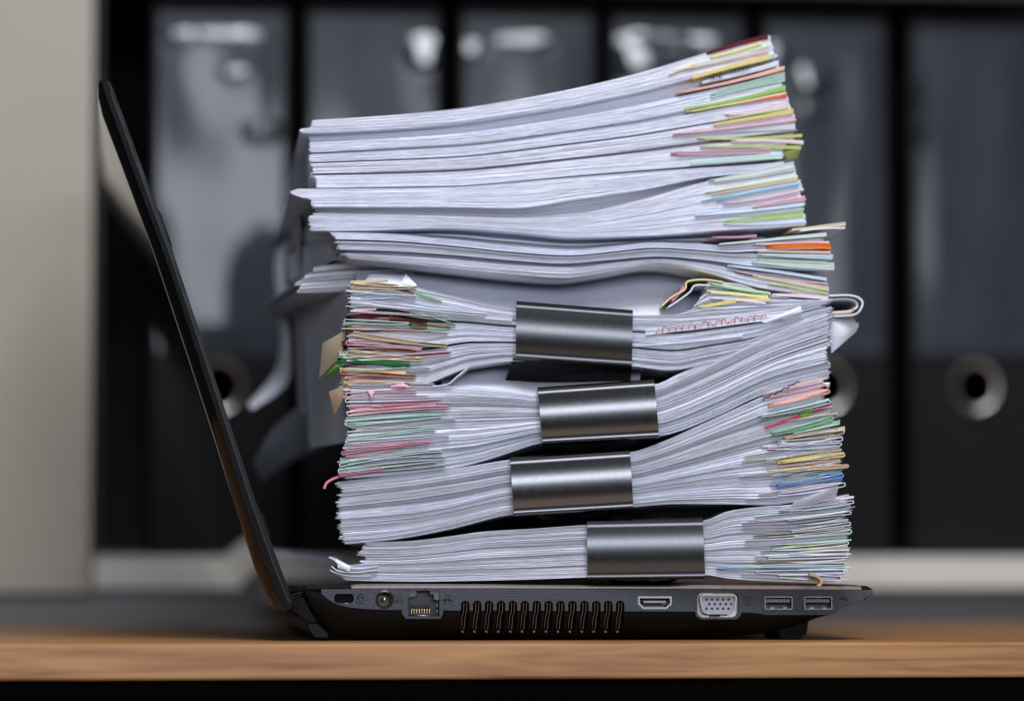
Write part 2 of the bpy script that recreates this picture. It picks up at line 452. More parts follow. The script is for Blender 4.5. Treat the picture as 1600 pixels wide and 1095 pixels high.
# vents: fins inside each slot
for x in vx:
    ve = bpy.data.objects.new('vent', None); COL.objects.link(ve); ve.parent = laptop
    mb = MB()
    for dx in (-2.2, 2.4):
        pts = [LF.p(x + dx, 941, 0.0012), LF.p(x + dx - .4, 955, 0.0024), LF.p(x + dx - 2.6, 962, 0.0042), LF.p(x + dx - 4.6, 982, 0.0074)]
        m1 = MB(); m1.tube(pts, 0.00015, 6); m1.build('fin', mat('fin_metal', (0.42, 0.42, 0.42), 0.35, metal=1.0), ve)
    a, z = LF.uz(x - 5, 986, 0.006)
    m1 = MB(); m1.prism(circ(a, z, 0.0005, 10), 0.004, 0.009); m1.build('peg', mat('peg_plastic', (0.05, 0.05, 0.055), 0.4), ve)
    a0, z0 = LF.uz(x - 6.8, 988, 0.0); a1, z1 = LF.uz(x + 6.8, 938, 0.0)
    m1 = MB(); m1.rings([[(a_, 0.0094, z0), (a_, 0.0026, z1), (a_, 0.0108, z1), (a_, 0.0108, z0)] for a_ in (a0, a1)]); m1.build('slot_back', mat('slot_black', (0.003, 0.003, 0.003), 0.7, spec=0.1), ve)
# lock slot, power jack
lock = MB(); lock.prism(rr_px(522.3, 552.7, 927.3, 941.7, 0.0016), 0.0016, 0.0098); lk = lock.build('lock_slot', mat('slot_black', (0.003, 0.003, 0.003), 0.7, spec=0.1), laptop)
mb = MB(); mb.tube([LF.p(532, 942.2, 0.0004), LF.p(550, 942.2, 0.0004)], 0.00022, 6); mb.build('edge', M_STEEL, lk)
mb = MB(); rr = []
for k in range(32):
    q = 2 * math.pi * k / 32; c, s = math.cos(q), math.sin(q)
    rr.append([(cx + c * r_, y_, cz + s * r_) for r_, y_ in ((rj * 1.06, -0.0002), (rj * 0.9, -0.0005), (rj * 0.78, 0.0), (rj * 0.74, 0.0095), (rj * 0.99, 0.0095), (rj * 0.99, 0.0))])
mb.rings(rr, closed=True, smooth=True); jack = mb.build('power_jack', mat('jack_plastic', (0.02, 0.02, 0.021), 0.3), laptop)
mb = MB(); mb.prism(circ(cx, cz, rj * 0.74), 0.0088, 0.0097); mb.build('jack_floor', MATS['black_plastic'], jack)
mb = MB(); rr = [[(cx + math.cos(2 * math.pi * k / 14) * r_, y_, cz + math.sin(2 * math.pi * k / 14) * r_) for k in range(14)] for y_, r_ in ((0.009, 0.0008), (0.0012, 0.0008), (0.0006, 0.0006), (0.0004, 0.0002))]
mb.rings(rr, smooth=True); mb.build('pin', M_GOLD, jack)
# ethernet port
eth = frame_part('ethernet_port', L2([(630, 921), (692, 921), (692, 958), (688, 966), (634, 966), (628, 958)]), L2([(637.5, 922), (686.5, 922), (686.5, 955), (686.5, 961), (637.5, 961), (637.5, 955)]), M_TRIM, -0.0003, 0.0110, laptop)
mb = MB(); a, z0 = LF.uz(637, 961); b, z1 = LF.uz(687, 921); mb.box(a, b, 0.0085, 0.0097, z0, z1); mb.build('back_wall', mat('port_inside', (0.06, 0.068, 0.085), 0.5), eth)
for pts in ([(638, 922), (651, 922), (651, 928), (645, 932), (638, 932)], [(672, 922), (686, 922), (686, 936), (678, 936), (678, 928), (672, 928)]):
    mb = MB(); mb.prism(L2(pts), 0.0006, 0.0084); mb.build('shoulder', mat('port_shoulder', (0.07, 0.078, 0.095), 0.45), eth)
for k in range(8):
    x = 643 + 4.0 * k
    mb = MB(); mb.tube([LF.p(x, 959, 0.001), LF.p(x, 949, 0.003), LF.p(x, 945, 0.0075)], 0.00022, 6); mb.build('contact', M_GOLD, eth)
mb = MB(); mb.tube([LF.p(637, 961.2, -0.0002), LF.p(686, 961.2, -0.0002)], 0.00027, 6); mb.build('shield_lip', M_STEEL, eth)
for y0_, y1_ in ((934, 940), (943, 950), (953, 959)):
    mb = MB(); mb.tube([LF.p(683, y0_, 0.0004), LF.p(683, y1_, 0.0004)], 0.00026, 6); mb.build('shield_spring', M_STEEL, eth)
# HDMI style port
def off(poly, d):
    c = (sum(p[0] for p in poly) / len(poly), sum(p[1] for p in poly) / len(poly)); out = []
    n = len(poly)
    for k in range(n):
        p0, p1, p2 = Vector(poly[k - 1]), Vector(poly[k]), Vector(poly[(k + 1) % n])
        n1 = Vector(((p1 - p0).y, -(p1 - p0).x)).normalized(); n2 = Vector(((p2 - p1).y, -(p2 - p1).x)).normalized()
        bis = (n1 + n2).normalized(); sgn = 1 if bis.dot(p1 - Vector(c)) > 0 else -1
        out.append(tuple(p1 + bis * sgn * d / max(0.5, bis.dot(n1))))
    return out
hp = L2(hd)
h_ = frame_part('video_port', off(hp, -0.00002), off(hp, -0.0008), M_STEEL, 0.0004, 0.0090, laptop)
mb = MB(); a, z = LF.uz(1006, 941.5); b, z1 = LF.uz(1041, 938.2); mb.box(a, b, 0.0012, 0.0085, z, z1); mb.build('tongue', mat('tongue_grey', (0.30, 0.31, 0.36), 0.35), h_)
mb = MB(); mb.prism(off(hp, -0.0004), 0.0088, 0.0097); mb.build('back_wall', MATS['black_plastic'], h_)
# VGA style port
vo = rr_px(1086, 1158, 922, 967, 0.0032); vi = rr_px(1089.5, 1154.5, 925, 964, 0.0028)
vg = frame_part('monitor_port', vo, vi, M_TRIM, -0.0005, 0.0112, laptop)
mb = MB(); mb.prism(rr_px(1088.5, 1155.5, 924, 965, 0.0028), 0.0040, 0.0112); mb.build('metal_plate', mat('aged_steel', (0.42, 0.39, 0.33), 0.38, metal=1.0, rvary=0.1, vscale=400), vg)
def dshape(g):
    return L2([(1094 - g, 935), (1095 - g * .6, 930.5 - g * .6), (1099, 929 - g), (1145, 929 - g), (1149 + g * .6, 930.5 - g * .6), (1150 + g, 935), (1147 + g, 951), (1144 + g * .6, 956 + g * .6), (1139, 958 + g), (1105, 958 + g), (1100 - g * .6, 956 + g * .6), (1097 - g, 951)])
sh = frame_part('shroud', dshape(1.2), dshape(-1.6), M_STEEL, -0.0012, 0.0042, vg)
mb = MB(); mb.prism(dshape(-1.5), 0.0004, 0.0040); face = mb.build('pin_face', mat('lilac_plastic', (0.36, 0.36, 0.44), 0.5), vg)
holes = []; floors = MB()
for r_, (yy, ox) in enumerate(((936.2, 0), (943.4, 4.3), (950.4, 0))):
    for k in range(5):
        a, z = LF.uz(1104.2 + 8.6 * k + ox, yy); hc = MB(); hc.prism(circ(a, z, 0.00062, 12), -0.002, 0.0034); holes.append(hc)
        pm = MB(); pm.prism(circ(a, z, 0.00060, 12), 0.0016, 0.0033); pm.build('pin_hole', MATS['black_plastic'], vg)
cut(face, holes)
mb = MB(); a, z0 = LF.uz(1110, 963.3); b, z1 = LF.uz(1127, 960.4); mb.box(a, b, 0.0034, 0.0042, z0, z1); mb.build('notch', MATS['black_plastic'], vg)
# USB ports
for x0 in (1192, 1254):
    o_ = rr_px(x0 - .5, x0 + 49.5, 928.5, 954.5, 0.0007); i_ = rr_px(x0 + 3, x0 + 46.5, 931.5, 951.5, 0.0005)
    ub_ = frame_part('usb_port', o_, i_, M_TRIM, -0.0004, 0.0012, laptop)
    frame_part('metal_shell', rr_px(x0 + 2, x0 + 47.5, 930.5, 952.5, 0.0006), rr_px(x0 + 4.2, x0 + 45.3, 932.7, 950.6, 0.0004), M_STEEL, 0.0002, 0.0092, ub_)
    mb = MB(); a, z0 = LF.uz(x0 + 5.5, 940.8); b, z1 = LF.uz(x0 + 43, 935.6); mb.box(a, b, 0.0011, 0.0088, z0, z1); mb.build('tongue', mat('tongue_dark', (0.13, 0.135, 0.155), 0.4), ub_)
    for k in range(2):
        a, z0 = LF.uz(x0 + 12 + 20 * k, 950.2); b, z1 = LF.uz(x0 + 18 + 20 * k, 948.4); mb = MB(); mb.box(a, b, 0.0008, 0.004, z0, z1); mb.build('spring', M_STEEL, ub_)
    mb = MB(); mb.prism(rr_px(x0 + 2.5, x0 + 47, 931, 952, 0.0005), 0.009, 0.0097); mb.build('back_wall', MATS['black_plastic'], ub_)
# moulded icons and words
def icon(name, strokes, r=0.00016):
    e = bpy.data.objects.new(name, None); COL.objects.link(e); e.parent = laptop
    for s in strokes:
        cl = s[0] == s[-1]; pts = [LF.p(a, b, -0.00002) for a, b in (s[:-1] if cl else s)]
        m1 = MB(); m1.tube(pts, r, 5, closed=cl); m1.build('stroke', M_PRINT, e)
    return e
def sq(x0, x1, y0, y1): return [(x0, y0), (x1, y0), (x1, y1), (x0, y1), (x0, y0)]
icon('lock_icon', [sq(557.5, 568.5, 933, 942), [(559.5, 933), (560, 929), (563, 927), (566, 929), (566.5, 933)], [(561, 936), (563, 940), (566, 935)]], 0.0002)
icon('network_icon', [sq(696.5, 702, 930, 934.5), sq(691.5, 697, 938, 942), sq(701, 706.5, 938, 942), [(699, 935), (699, 936.5)], [(692, 936.5), (706, 936.5)]], 0.0002)
icon('monitor_icon', [sq(1162.5, 1173.5, 932, 940.5), [(1164, 943.5), (1173, 943.5)], [(1165, 936.5), (1171, 936.5)]], 0.0002)
icon('usb_icon', [[(1312, 935.5), (1325, 935.5)], [(1315, 935), (1319, 931.8), (1323, 931.8)], [(1317, 936), (1320, 938.2), (1326, 938.2)]], 0.00018)
pt = LF.p(627, 931.5, -0.0001); text_mesh('jack_text', 'DC IN', 0.0026, M_PRINT, laptop, pt)
for yy in (937.5, 940.5):
    mb = MB(); mb.tube([LF.p(616.5, yy, 0), LF.p(634.5, yy, 0)], 0.00016, 5); mb.build('underline', M_PRINT, laptop)
pt = LF.p(1067.5, 937, -0.0001); text_mesh('port_text', 'HDMI', 0.0027, M_PRINT, laptop, pt)
# bronze deck
mb = MB(); rr = []
dt = curve([(548, 914), (560, 912.4), (620, 911.8), (1000, 914.2), (1040, 914), (1062, 912), (1085, 909.2), (1200, 910.2), (1335, 912.6), (1346, 914.5)])
for x in stations(549, 1346, 8):
    u, z = LF.uz(x, float(top(x)) - .6); u, z1 = LF.uz(x, float(dt(x)))
    z1 = max(z1, z + 0.0003); d_ = z1 - z
    rr.append([(u, 0.0004, z), (u, 0.0004, z + d_ * .55), (u, 0.0020, z1), (u, W, z1), (u, W, z)])
mb.rings(rr); mb.build('deck', M_BRONZE, laptop)
mb = MB(); mb.prism(L2([(474, 920), (478, 915.5), (486, 913.2), (545, 914), (552, 917), (552, 918.6), (505, 919)]), 0.0004, W); mb.build('hinge_cover', M_SHELL, laptop, bevel=0.0003)
mb = MB(); mb.prism(L2([(1346.5, 914.5), (1354, 914.4), (1361, 918), (1364.5, 921.6), (1346.5, 921.2)]), 0.0004, W); mb.build('front_lip', M_SHELL, laptop, bevel=0.0003)
mb = MB(); mb.prism(L2([(1362, 922.6), (1364.5, 922.8), (1364, 929), (1360, 934), (1354, 936), (1352, 930), (1358, 925)]), 0.0004, W); mb.build('front_edge', M_TRIM, laptop)
# feet
for y0_ in (0.012, W - 0.06):
    mb = MB(); pts = L2([(1224, 984), (1271, 972), (1268, 991), (1262, 992), (1261, 996.5), (1228, 997.5)]); zmin = min(p[1] for p in pts)
    mb.prism([(a, b - zmin + 0.0002 if b < zmin + 0.002 else b) for a, b in pts], y0_, y0_ + 0.04); mb.build('foot', M_RUBBER, laptop)
    mb = MB(); pts = L2([(508, 990), (560, 992), (556, 999.5), (512, 999.5)])
    mb.prism([(a, max(b, 0.0003)) for a, b in pts], y0_ + 0.003, y0_ + 0.043); mb.build('foot', M_RUBBER, laptop)
# hinge
mb = MB(); mb.prism(L2([(452, 936), (462, 930), (476, 934), (484, 952), (497, 972), (486, 974), (468, 962), (454, 952)]), 0.0030, W - 0.003); mb.build('hinge_barrel', M_LIDEDGE, laptop, bevel=0.0006)
mb = MB(); mb.prism(L2([(478, 968), (498, 974), (516, 990), (514, 998), (494, 997), (482, 984)]), 0.006, W - 0.006); mb.build('rear_skirt', M_SHELL, laptop, bevel=0.0006)
for k in range(2):
    mb = MB(); mb.tube([LF.p(456, 930 + 5 * k, -0.0006), LF.p(464, 927.5 + 5 * k, -0.0006), LF.p(472, 925 + 3 * k, -0.0006)], 0.0005, 8); mb.build('hinge_pin', M_SHELL, laptop)
# lid
lid = bpy.data.objects.new('lid', None); COL.objects.link(lid); lid.parent = laptop
outer = [(152, 131), (153, 150), (160, 178), (190, 257), (240, 393), (290, 545), (330, 668), (365, 780), (398, 885), (416, 928), (430, 948), (441, 954)]
mid = [(158, 126), (164, 147), (176, 180), (206, 262), (256, 396), (306, 546), (345, 668), (380, 780), (413, 880), (432, 926), (442, 944), (448, 953)]
inner = [(171, 127.5), (178, 142), (186, 164), (222, 262), (271, 396), (322, 548), (360, 664), (398, 778), (433, 872), (448, 912), (457, 938), (454, 950)]
def strip(name, a, b, m, y0, y1, smooth=False):
    m_ = MB(); rr = [[(*LF.uz(*p)[:1], y0, LF.uz(*p)[1]), (*LF.uz(*q)[:1], y0, LF.uz(*q)[1]), (*LF.uz(*q)[:1], y1, LF.uz(*q)[1]), (*LF.uz(*p)[:1], y1, LF.uz(*p)[1])] for p, q in zip(a, b)]
    m_.rings(rr); return m_.build(name, m, lid)
def mix(a, b, f): return [(p[0] + (q[0] - p[0]) * f, p[1] + (q[1] - p[1]) * f) for p, q in zip(a, b)]
m_ = MB(); rr = []
for p, q in zip(outer, mix(outer, mid, .96)):
    a, za = LF.uz(*p); b, zb2 = LF.uz(*q); c, zc = LF.uz(p[0] * .55 + q[0] * .45, p[1] * .55 + q[1] * .45)
    rr.append([(a, 0.0085, za), (c, 0.0030, zc), (b, 0.0002, zb2), (b, W, zb2), (a, W, za), (a, 0.0094, za)])
m_.rings(rr, smooth=True); m_.build('back_cover', M_LIDBACK, lid)
strip('edge_frame', mid, mix(mid, inner, .58), M_LIDEDGE, -0.0006, W)
strip('bezel', mix(mid, inner, .64), inner, M_SHELL, 0.0, W)
sc_a = mix(outer, inner, 1.0)[2:10]; sc_b = [(x + 2.0, y - .6) for x, y in sc_a]
strip('screen', [(x + .4, y) for x, y in sc_a], sc_b, mat('screen_glass', (0.008, 0.008, 0.01), 0.08), 0.02, W - 0.02)
mb = MB(); mb.prism(L2([(246, 328), (250, 330), (269, 382), (268, 388), (264, 380)]), 0.004, 0.012); mb.build('bumper', M_RUBBER, lid)
mb = MB(); mb.prism(L2([(406, 800), (411, 800), (424, 838), (419, 838)]), 0.004, 0.010); mb.build('bumper', M_RUBBER, lid)
mb = MB()
mb.tube([LF.p(x, y, -0.0006) for x, y in mix(mid, inner, .60)[1:-1]], 0.00022, 6); mb.build('seam', M_TRIM, lid)

# ------------------------------------------------------------------ paper
MM = 0.000275    # metres per photo pixel in the plane of focus

class Bundle:
    def __init__(self, name, label, cat, topl, botl, left, right, yaw=0.0, y0=0.0, depth=0.292, pitch=1.15, group=None, seed=1,
                 gaps=(), smooth=(), packet=(9, 22), ragged=0.42, clipx=None, loose=1.0, jx=(4, 1.5), jy=(0.0010, 0.0007), tones=0.07, fill_to=None, setback=0.014):
        self.r = np.random.RandomState(seed); r = self.r
        self.f = Frame((0, y0, 0), yaw)
        self.depth = depth
        self.T, self.B = curve(topl), curve(botl)
        self.left, self.right = curve(left), curve(right)
        self.t = thing(name, self.f, label, cat, group)
        self.nw = 0
        mid = (left[0][1] + right[0][1]) / 2
        hmax = max(float(self.B(x) - self.T(x)) for x in np.linspace(left[0][1] + 25, right[0][1] - 25, 12))
        n = max(3, int(hmax / pitch)); k = 0
        ph = r.uniform(0, 6.28, 6)
        def Wp(t, xs):   # gentle uneven spread of the leaves along the width
            d = 0.5 - 0.5 * np.cos(2 * np.pi * np.clip(t, 0, 1))
            a = np.sin(xs / 95 + ph[0] + 5 * t) * .5 + np.sin(xs / 47 + ph[1] + 9 * t) * .3 + np.sin(xs / 170 + ph[2] - 4 * t) * .5
            w_ = t + 0.020 * loose * d * a
            if clipx: w_ = t + (w_ - t) * np.clip(np.minimum(np.abs(xs - clipx[0]), np.abs(xs - clipx[1])) / 140, 0, 1) * ((xs < clipx[0]) | (xs > clipx[1]))
            return w_
        self.Wp = Wp
        while k < n:
            m = min(r.randint(*packet), n - k)
            if n - k - m < 3: m = n - k
            mb = MB(); pjx = (r.normal(0, jx[0]), r.normal(0, jx[0])); pjy = abs(r.normal(0, jy[0]))
            self.wob = (r.normal(0, .45) * loose, r.uniform(26, 70), r.uniform(0, 6.28)); base = 1 + r.normal(0, tones * .6); warm = r.normal(0, .012)
            anyp = False
            for s in range(m):
                t0, t1 = (k + s) / n, (k + s + 1) / n; tm = (t0 + t1) / 2
                if any(a <= tm < b for a, b in smooth): continue
                dy = 0.0
                for a, b, d in gaps:
                    if a <= tm < b: dy = d
                xl = float(self.left(tm)) + pjx[0] + r.normal(0, jx[1]); xr = float(self.right(tm)) + pjx[1] + r.normal(0, jx[1])
                fill = 0.96 if r.rand() > ragged else r.uniform(0.35, 0.8)
                last = s == m - 1
                if last: fill = r.uniform(0.35, 0.75) if ragged > .2 else r.uniform(.72, .94)
                tone = base * (1 + r.normal(0, tones)); tone = (tone * (1 + warm), tone, tone * (1 - warm * .7))
                self.leaf(mb, xl, xr, t0, t0 + (t1 - t0) * fill, pjy + dy + abs(r.normal(0, jy[1])) , depth - r.uniform(0, .006), tone)
                anyp = True
            if anyp: mb.build('sheet_packet', P('white'), self.t, kind='stuff')
            k += m
        if fill_to:    # sheets lying further back that hold the leaves above apart
            T0, B0 = self.T, self.B; self.T, self.B = B0, curve(fill_to)
            xl, xr = float(self.left(.9)) + 6, float(self.right(.9)) - 40; mb = MB(); nf = 6
            for k in range(nf):
                tone = 1 + r.normal(0, .03)
                self.leaf(mb, xl + r.uniform(0, 6), xr - r.uniform(0, 40), k / nf + .04, (k + .93) / nf, setback * r.uniform(.75, 1.25), depth - .01, (tone, tone, tone))
            mb.build('sheet_packet', P('white'), self.t, kind='stuff')
            self.T, self.B = T0, B0
        for a, b in smooth:
            mb = MB(); xl = float(self.left((a + b) / 2)) + r.uniform(-1, 5); xr = float(self.right((a + b) / 2)) - r.uniform(8, 30)
            self.leaf(mb, xl, xr, a + .004, b - .006, 0.0006, depth, (0.95, 0.95, 0.97), rnd=0.0007)
            mb.build('folded_sheet', P('white'), self.t)
    def leaf(self, mb, xl, xr, t0, t1, yf, yb, tone, rnd=0.0):
        xs = np.array(stations(xl, xr, 11)); T, B = self.T(xs), self.B(xs)
        ya = T + (B - T) * self.Wp(t0, xs); yb_ = T + (B - T) * self.Wp(t1, xs)
        a_, l_, p_ = getattr(self, 'wob', (0, 50, 0)); wv = a_ * np.sin(xs / l_ + p_) * np.clip((yb_ - ya) / 0.8, 0, 1) * 4 * t0 * (1 - t0)
        ya = ya + wv; yb_ = np.maximum(yb_ + wv, ya + 0.25)
        us, zt, zb, yy = [], [], [], []
        ph = self.r.uniform(0, 6.28, 2)
        for i, x in enumerate(xs):
            u, z1 = self.f.uz(x, ya[i]); _, z0 = self.f.uz(x, yb_[i])
            us.append(u); zt.append(z1); zb.append(z0)
            yy.append(yf + 0.00008 * self.r.randn() + 0.0002 * math.sin(x / 60 + ph[0]))
        mb.slab(us, zb, zt, yy, yb, tone, rnd)
    def wedge(self, x0, y0, x1, y1, h0, h1, col, name='coloured_sheet', bend=None, deep=0.05, fwd=None):
        """a coloured leaf or folded flag showing along the edge, thin at (x0,y0), thick at (x1,y1)"""
        r = self.r; xs = np.linspace(x0, x1, 16); q = np.linspace(0, 1, 16)
        bend = r.normal(0, 1.2) if bend is None else bend
        yc = y0 + (y1 - y0) * q + bend * np.sin(np.pi * q) + np.cumsum(r.normal(0, .12, 16))
        h = h0 + (h1 - h0) * q ** .8 + r.normal(0, .1, 16)
        self.nw += 1
        f = -0.0006 - 0.00013 * (self.nw % 9) if fwd is None else fwd
        us, zt, zb = [], [], []
        for i in range(16):
            u, z1 = self.f.uz(xs[i], yc[i] - h[i] / 2); _, z0 = self.f.uz(xs[i], yc[i] + h[i] / 2)
            us.append(u); zt.append(z1); zb.append(min(z0, z1 - 0.0001))
        o_ = None
        nl = 1 if max(h0, h1) < 3.2 else (2 if max(h0, h1) < 6.5 else 3)
        m_ = MB(); zt, zb = np.array(zt), np.array(zb)
        cuts_ = np.sort(np.concatenate([[0, 1], np.clip(np.arange(1, nl) / nl + r.normal(0, .08, nl - 1), .1, .9)]))
        for k in range(nl):
            a = zb + (zt - zb) * (cuts_[k] + .03); b = zb + (zt - zb) * (cuts_[k + 1] - .03)
            n0 = 0 if k == nl - 1 or nl == 1 else r.randint(0, 2)
            t_ = 1 + r.normal(0, .07)
            m_.slab(us[n0:], a[n0:], b[n0:], f + r.uniform(0, .0003), deep, (t_, t_, t_), 0)
        if nl > 1:   # spine of the fold, so the leaves are one folded sheet
            m_.slab(us, zb + (zt - zb) * .06, zb + (zt - zb) * .94, f + 0.0009, deep + .001, (.93, .93, .93), 0)
        return m_.build(name, P(col), self.t, kind='stuff' if nl > 1 else None)
    def fold(self, xe, ye, xi, yi, h, col, th=1.15, name='folded_sheet', gap=0.5, fwd=None, deep=0.06):
        """a sheet folded back on itself: a U with its bend at (xe,ye), both leaves running in to (xi,yi)"""
        r = self.r; h = h * .72; sg = 1 if xe > xi else -1; rad = h / 2; pts = []
        q = np.linspace(0, 1, 14); b1, b2 = r.normal(0, 1.0), r.normal(0, 1.0)
        hh = rad * gap
        for k in q: pts.append((xi + (xe - sg * rad - xi) * k, yi - hh + (ye - rad - yi + hh) * k ** 1.3 + b1 * math.sin(math.pi * k)))
        for k in np.linspace(-80, 80, 9): pts.append((xe - sg * rad + sg * rad * math.cos(R(k)), ye + rad * math.sin(R(k))))
        for k in q[::-1]: pts.append((xi + (xe - sg * rad - xi) * k + (1 - k) * r.uniform(-2, 2), yi + hh + (ye + rad - yi - hh) * k ** 1.3 + b2 * math.sin(math.pi * k)))
        self.nw += 1
        f = -0.0007 - 0.00012 * (self.nw % 10) if fwd is None else fwd
        m_ = MB(); m_.ribbon([self.f.uz(a, b) for a, b in pts], th * MM, f, deep)
        return m_.build(name, P(col), self.t)
    def frays(self, xe, xi, n, t0, t1, cols, spread=9):
        """thin stray leaf edges, each a sheet of its own, scattered through a frayed end"""
        r = self.r
        for k in range(n):
            t = t0 + (t1 - t0) * (k + r.uniform(.1, .9)) / n
            a = xe + r.normal(0, spread * .45); b = xi + r.uniform(-.55, .55) * abs(xi - xe); a, b = (a, b)
            x = np.array([a, b]); y = self.T(x) + (self.B(x) - self.T(x)) * t
            h = r.uniform(.9, 2.4)
            if a < b: self.wedge(a, y[0] + r.normal(0, 1.2), b, y[1], h, .7, cols[r.randint(len(cols))], deep=.03, fwd=-.0014 - .0001 * r.randint(12))
            else: self.wedge(b, y[1], a, y[0] + r.normal(0, 1.2), .7, h, cols[r.randint(len(cols))], deep=.03, fwd=-.0014 - .0001 * r.randint(12))
    def path(self, pts, th, col, yf, yb, name='loose_sheet', n=26, tone=(1, 1, 1)):
        P_ = [Vector(p) for p in pts]; out = []
        P2 = [P_[0] * 2 - P_[1]] + P_ + [P_[-1] * 2 - P_[-2]]
        for i in range(1, len(P2) - 2):
            for k in range(6):
                t = k / 6; a, b, c, d = P2[i - 1], P2[i], P2[i + 1], P2[i + 2]
                out.append(0.5 * ((2 * b) + (c - a) * t + (2 * a - 5 * b + 4 * c - d) * t * t + (-a + 3 * b - 3 * c + d) * t ** 3))
        out.append(P_[-1]); m_ = MB()
        m_.ribbon([self.f.uz(p.x, p.y, (yf + 0.0) if yf > 0.01 else 0) for p in out], th * MM, yf, yb, tone)
        return m_.build(name, P(col), self.t)
    def flap(self, quad, col, ys, name='paper_corner', th=0.00025):
        """a small free piece of paper, corners given with their own depths"""
        pts = [self.f.p(a, b, y) for (a, b), y in zip(quad, ys)]
        n = 6; vs = []; m_ = MB()
        for i in range(n + 1):
            for j in range(n + 1):
                s, t = i / n, j / n
                p = (pts[0] * (1 - s) * (1 - t) + pts[1] * s * (1 - t) + pts[2] * s * t + pts[3] * (1 - s) * t)
                p.y -= 0.0016 * math.sin(math.pi * s) * math.sin(math.pi * t * .8 + .3)
                vs.append(p)
        N = (n + 1) ** 2
        m_.v = [tuple(p) for p in vs] + [(p.x, p.y + th, p.z) for p in vs]
        for i in range(n):
            for j in range(n):
                a = i * (n + 1) + j; q = (a, a + 1, a + n + 2, a + n + 1)
                m_.face(q, smooth=True); m_.face(tuple(x + N for x in reversed(q)), smooth=True)
        rim = [i * (n + 1) for i in range(n + 1)] + [n * (n + 1) + j for j in range(1, n + 1)] + [i * (n + 1) + n for i in range(n - 1, -1, -1)] + [j for j in range(n - 1, 0, -1)]
        for k in range(len(rim)):
            a, b = rim[k], rim[(k + 1) % len(rim)]; m_.face((a, b, b + N, a + N))
        return m_.build(name, P(col), self.t)
    def scribble(self, x0, y0, x1, y1, h, col, name='handwriting', y=-0.0012, r_=0.00016, loops=9, n=80):
        pts = []
        for k in range(n):
            t = k / (n - 1)
            pts.append(self.f.p(x0 + (x1 - x0) * t + 2.2 * math.sin(loops * 6.28 * t + 1), y0 + (y1 - y0) * t + h * .5 * (math.sin(loops * 6.28 * t) * .6 + .5 * math.sin(loops * 9.1 * t + 2) + .35 * math.sin(loops * 2.3 * t)), y))
        m_ = MB(); m_.tube(pts, r_, 5); return m_.build(name, paper('ink_' + col, {'red': (0.45, 0.05, 0.09), 'black': (0.02, 0.02, 0.03)}[col]), self.t)

GL, GC = 'loose paper stacks piled on top', 'clipped paper bundles in the lower pile'
RT = 4.6
# --- top loose stack
A1 = Bundle('paper_stack', 'topmost loose paper stack rising to the right, many coloured index flags', 'paper stack',
  [(465, 189), (487, 188), (600, 181), (700, 172), (800, 157), (900, 138), (1000, 114), (1100, 84), (1200, 56), (1260, 40)],
  [(465, 293), (485, 293), (700, 290), (900, 274), (1050, 262), (1240, 246), (1260, 244)],
  [(0, 487), (.10, 486), (.13, 470), (.17, 471), (.2, 486), (.5, 484), (.8, 487), (.84, 494), (1, 494)],
  [(0, 1202), (.16, 1212), (.3, 1224), (.5, 1229), (.62, 1236), (.7, 1242), (.8, 1240), (1, 1222)],
  yaw=R(RT), seed=11, gaps=((.19, .33, .009), (.47, .51, .004), (.62, .645, .005), (.79, .82, .006)), y0=.014, pitch=1.05, jx=(1.6, .7), jy=(.0004, .00016), loose=.5, ragged=.05, tones=.022, group=GL)
for row in [(1104, 84, 1200, 58, 6, 8, 'maroon'), (1110, 90, 1191, 67, 3, 4, 'yellow'), (1045, 117, 1088, 100, 2, 5, 'paleyellow'), (1086, 103, 1201, 73, 3, 5, 'palegreen'),
            (1069, 109, 1201, 79, 2, 5, 'palepink'), (1082, 122, 1203, 90, 5, 8, 'yellow'), (1097, 130, 1216, 100, 4, 8, 'white'), (1059, 146, 1225, 107, 2, 6, 'coral'),
            (1064, 147, 1225, 112, 1.2, 2.5, 'peach'), (1110, 151, 1226, 121, 8, 15, 'sage'), (1069, 171, 1227, 138, 3, 8, 'green'), (1071, 176, 1228, 146, 2, 3.5, 'paleyellow'), (1156, 162, 1229, 151, 3, 4.5, 'red'),
            (1133, 180, 1230, 161, 3, 10, 'palepink'), (1140, 186, 1231, 169, 2, 4, 'palegreen'), (1115, 195, 1239, 175, 4, 8, 'yellow'), (1051, 210, 1243, 187, 1.3, 4, 'pink'), (1090, 209, 1242, 196, 3, 12, 'white'),
            (1089, 217, 1253, 212, 2.5, 5, 'olive'), (1142, 221, 1255, 223, 3.5, 7, 'palepink'), (1094, 230, 1251, 231, 2, 6, 'olive'), (1048, 241, 1203, 236, 5, 9, 'mauve'), (1079, 256, 1222, 244, 4, 9, 'mint')]:
    A1.wedge(*row)
A1.flap([(1222, 237), (1251, 233), (1247, 247), (1230, 250)], 'olive', (-.001, -.001, .004, .004))
A1.scribble(1108, 122, 1128, 117, 7, 'black', y=-.0026, loops=4, n=30)
A1.scribble(1140, 112, 1172, 105, 4, 'black', y=-.0026, loops=5, n=40)

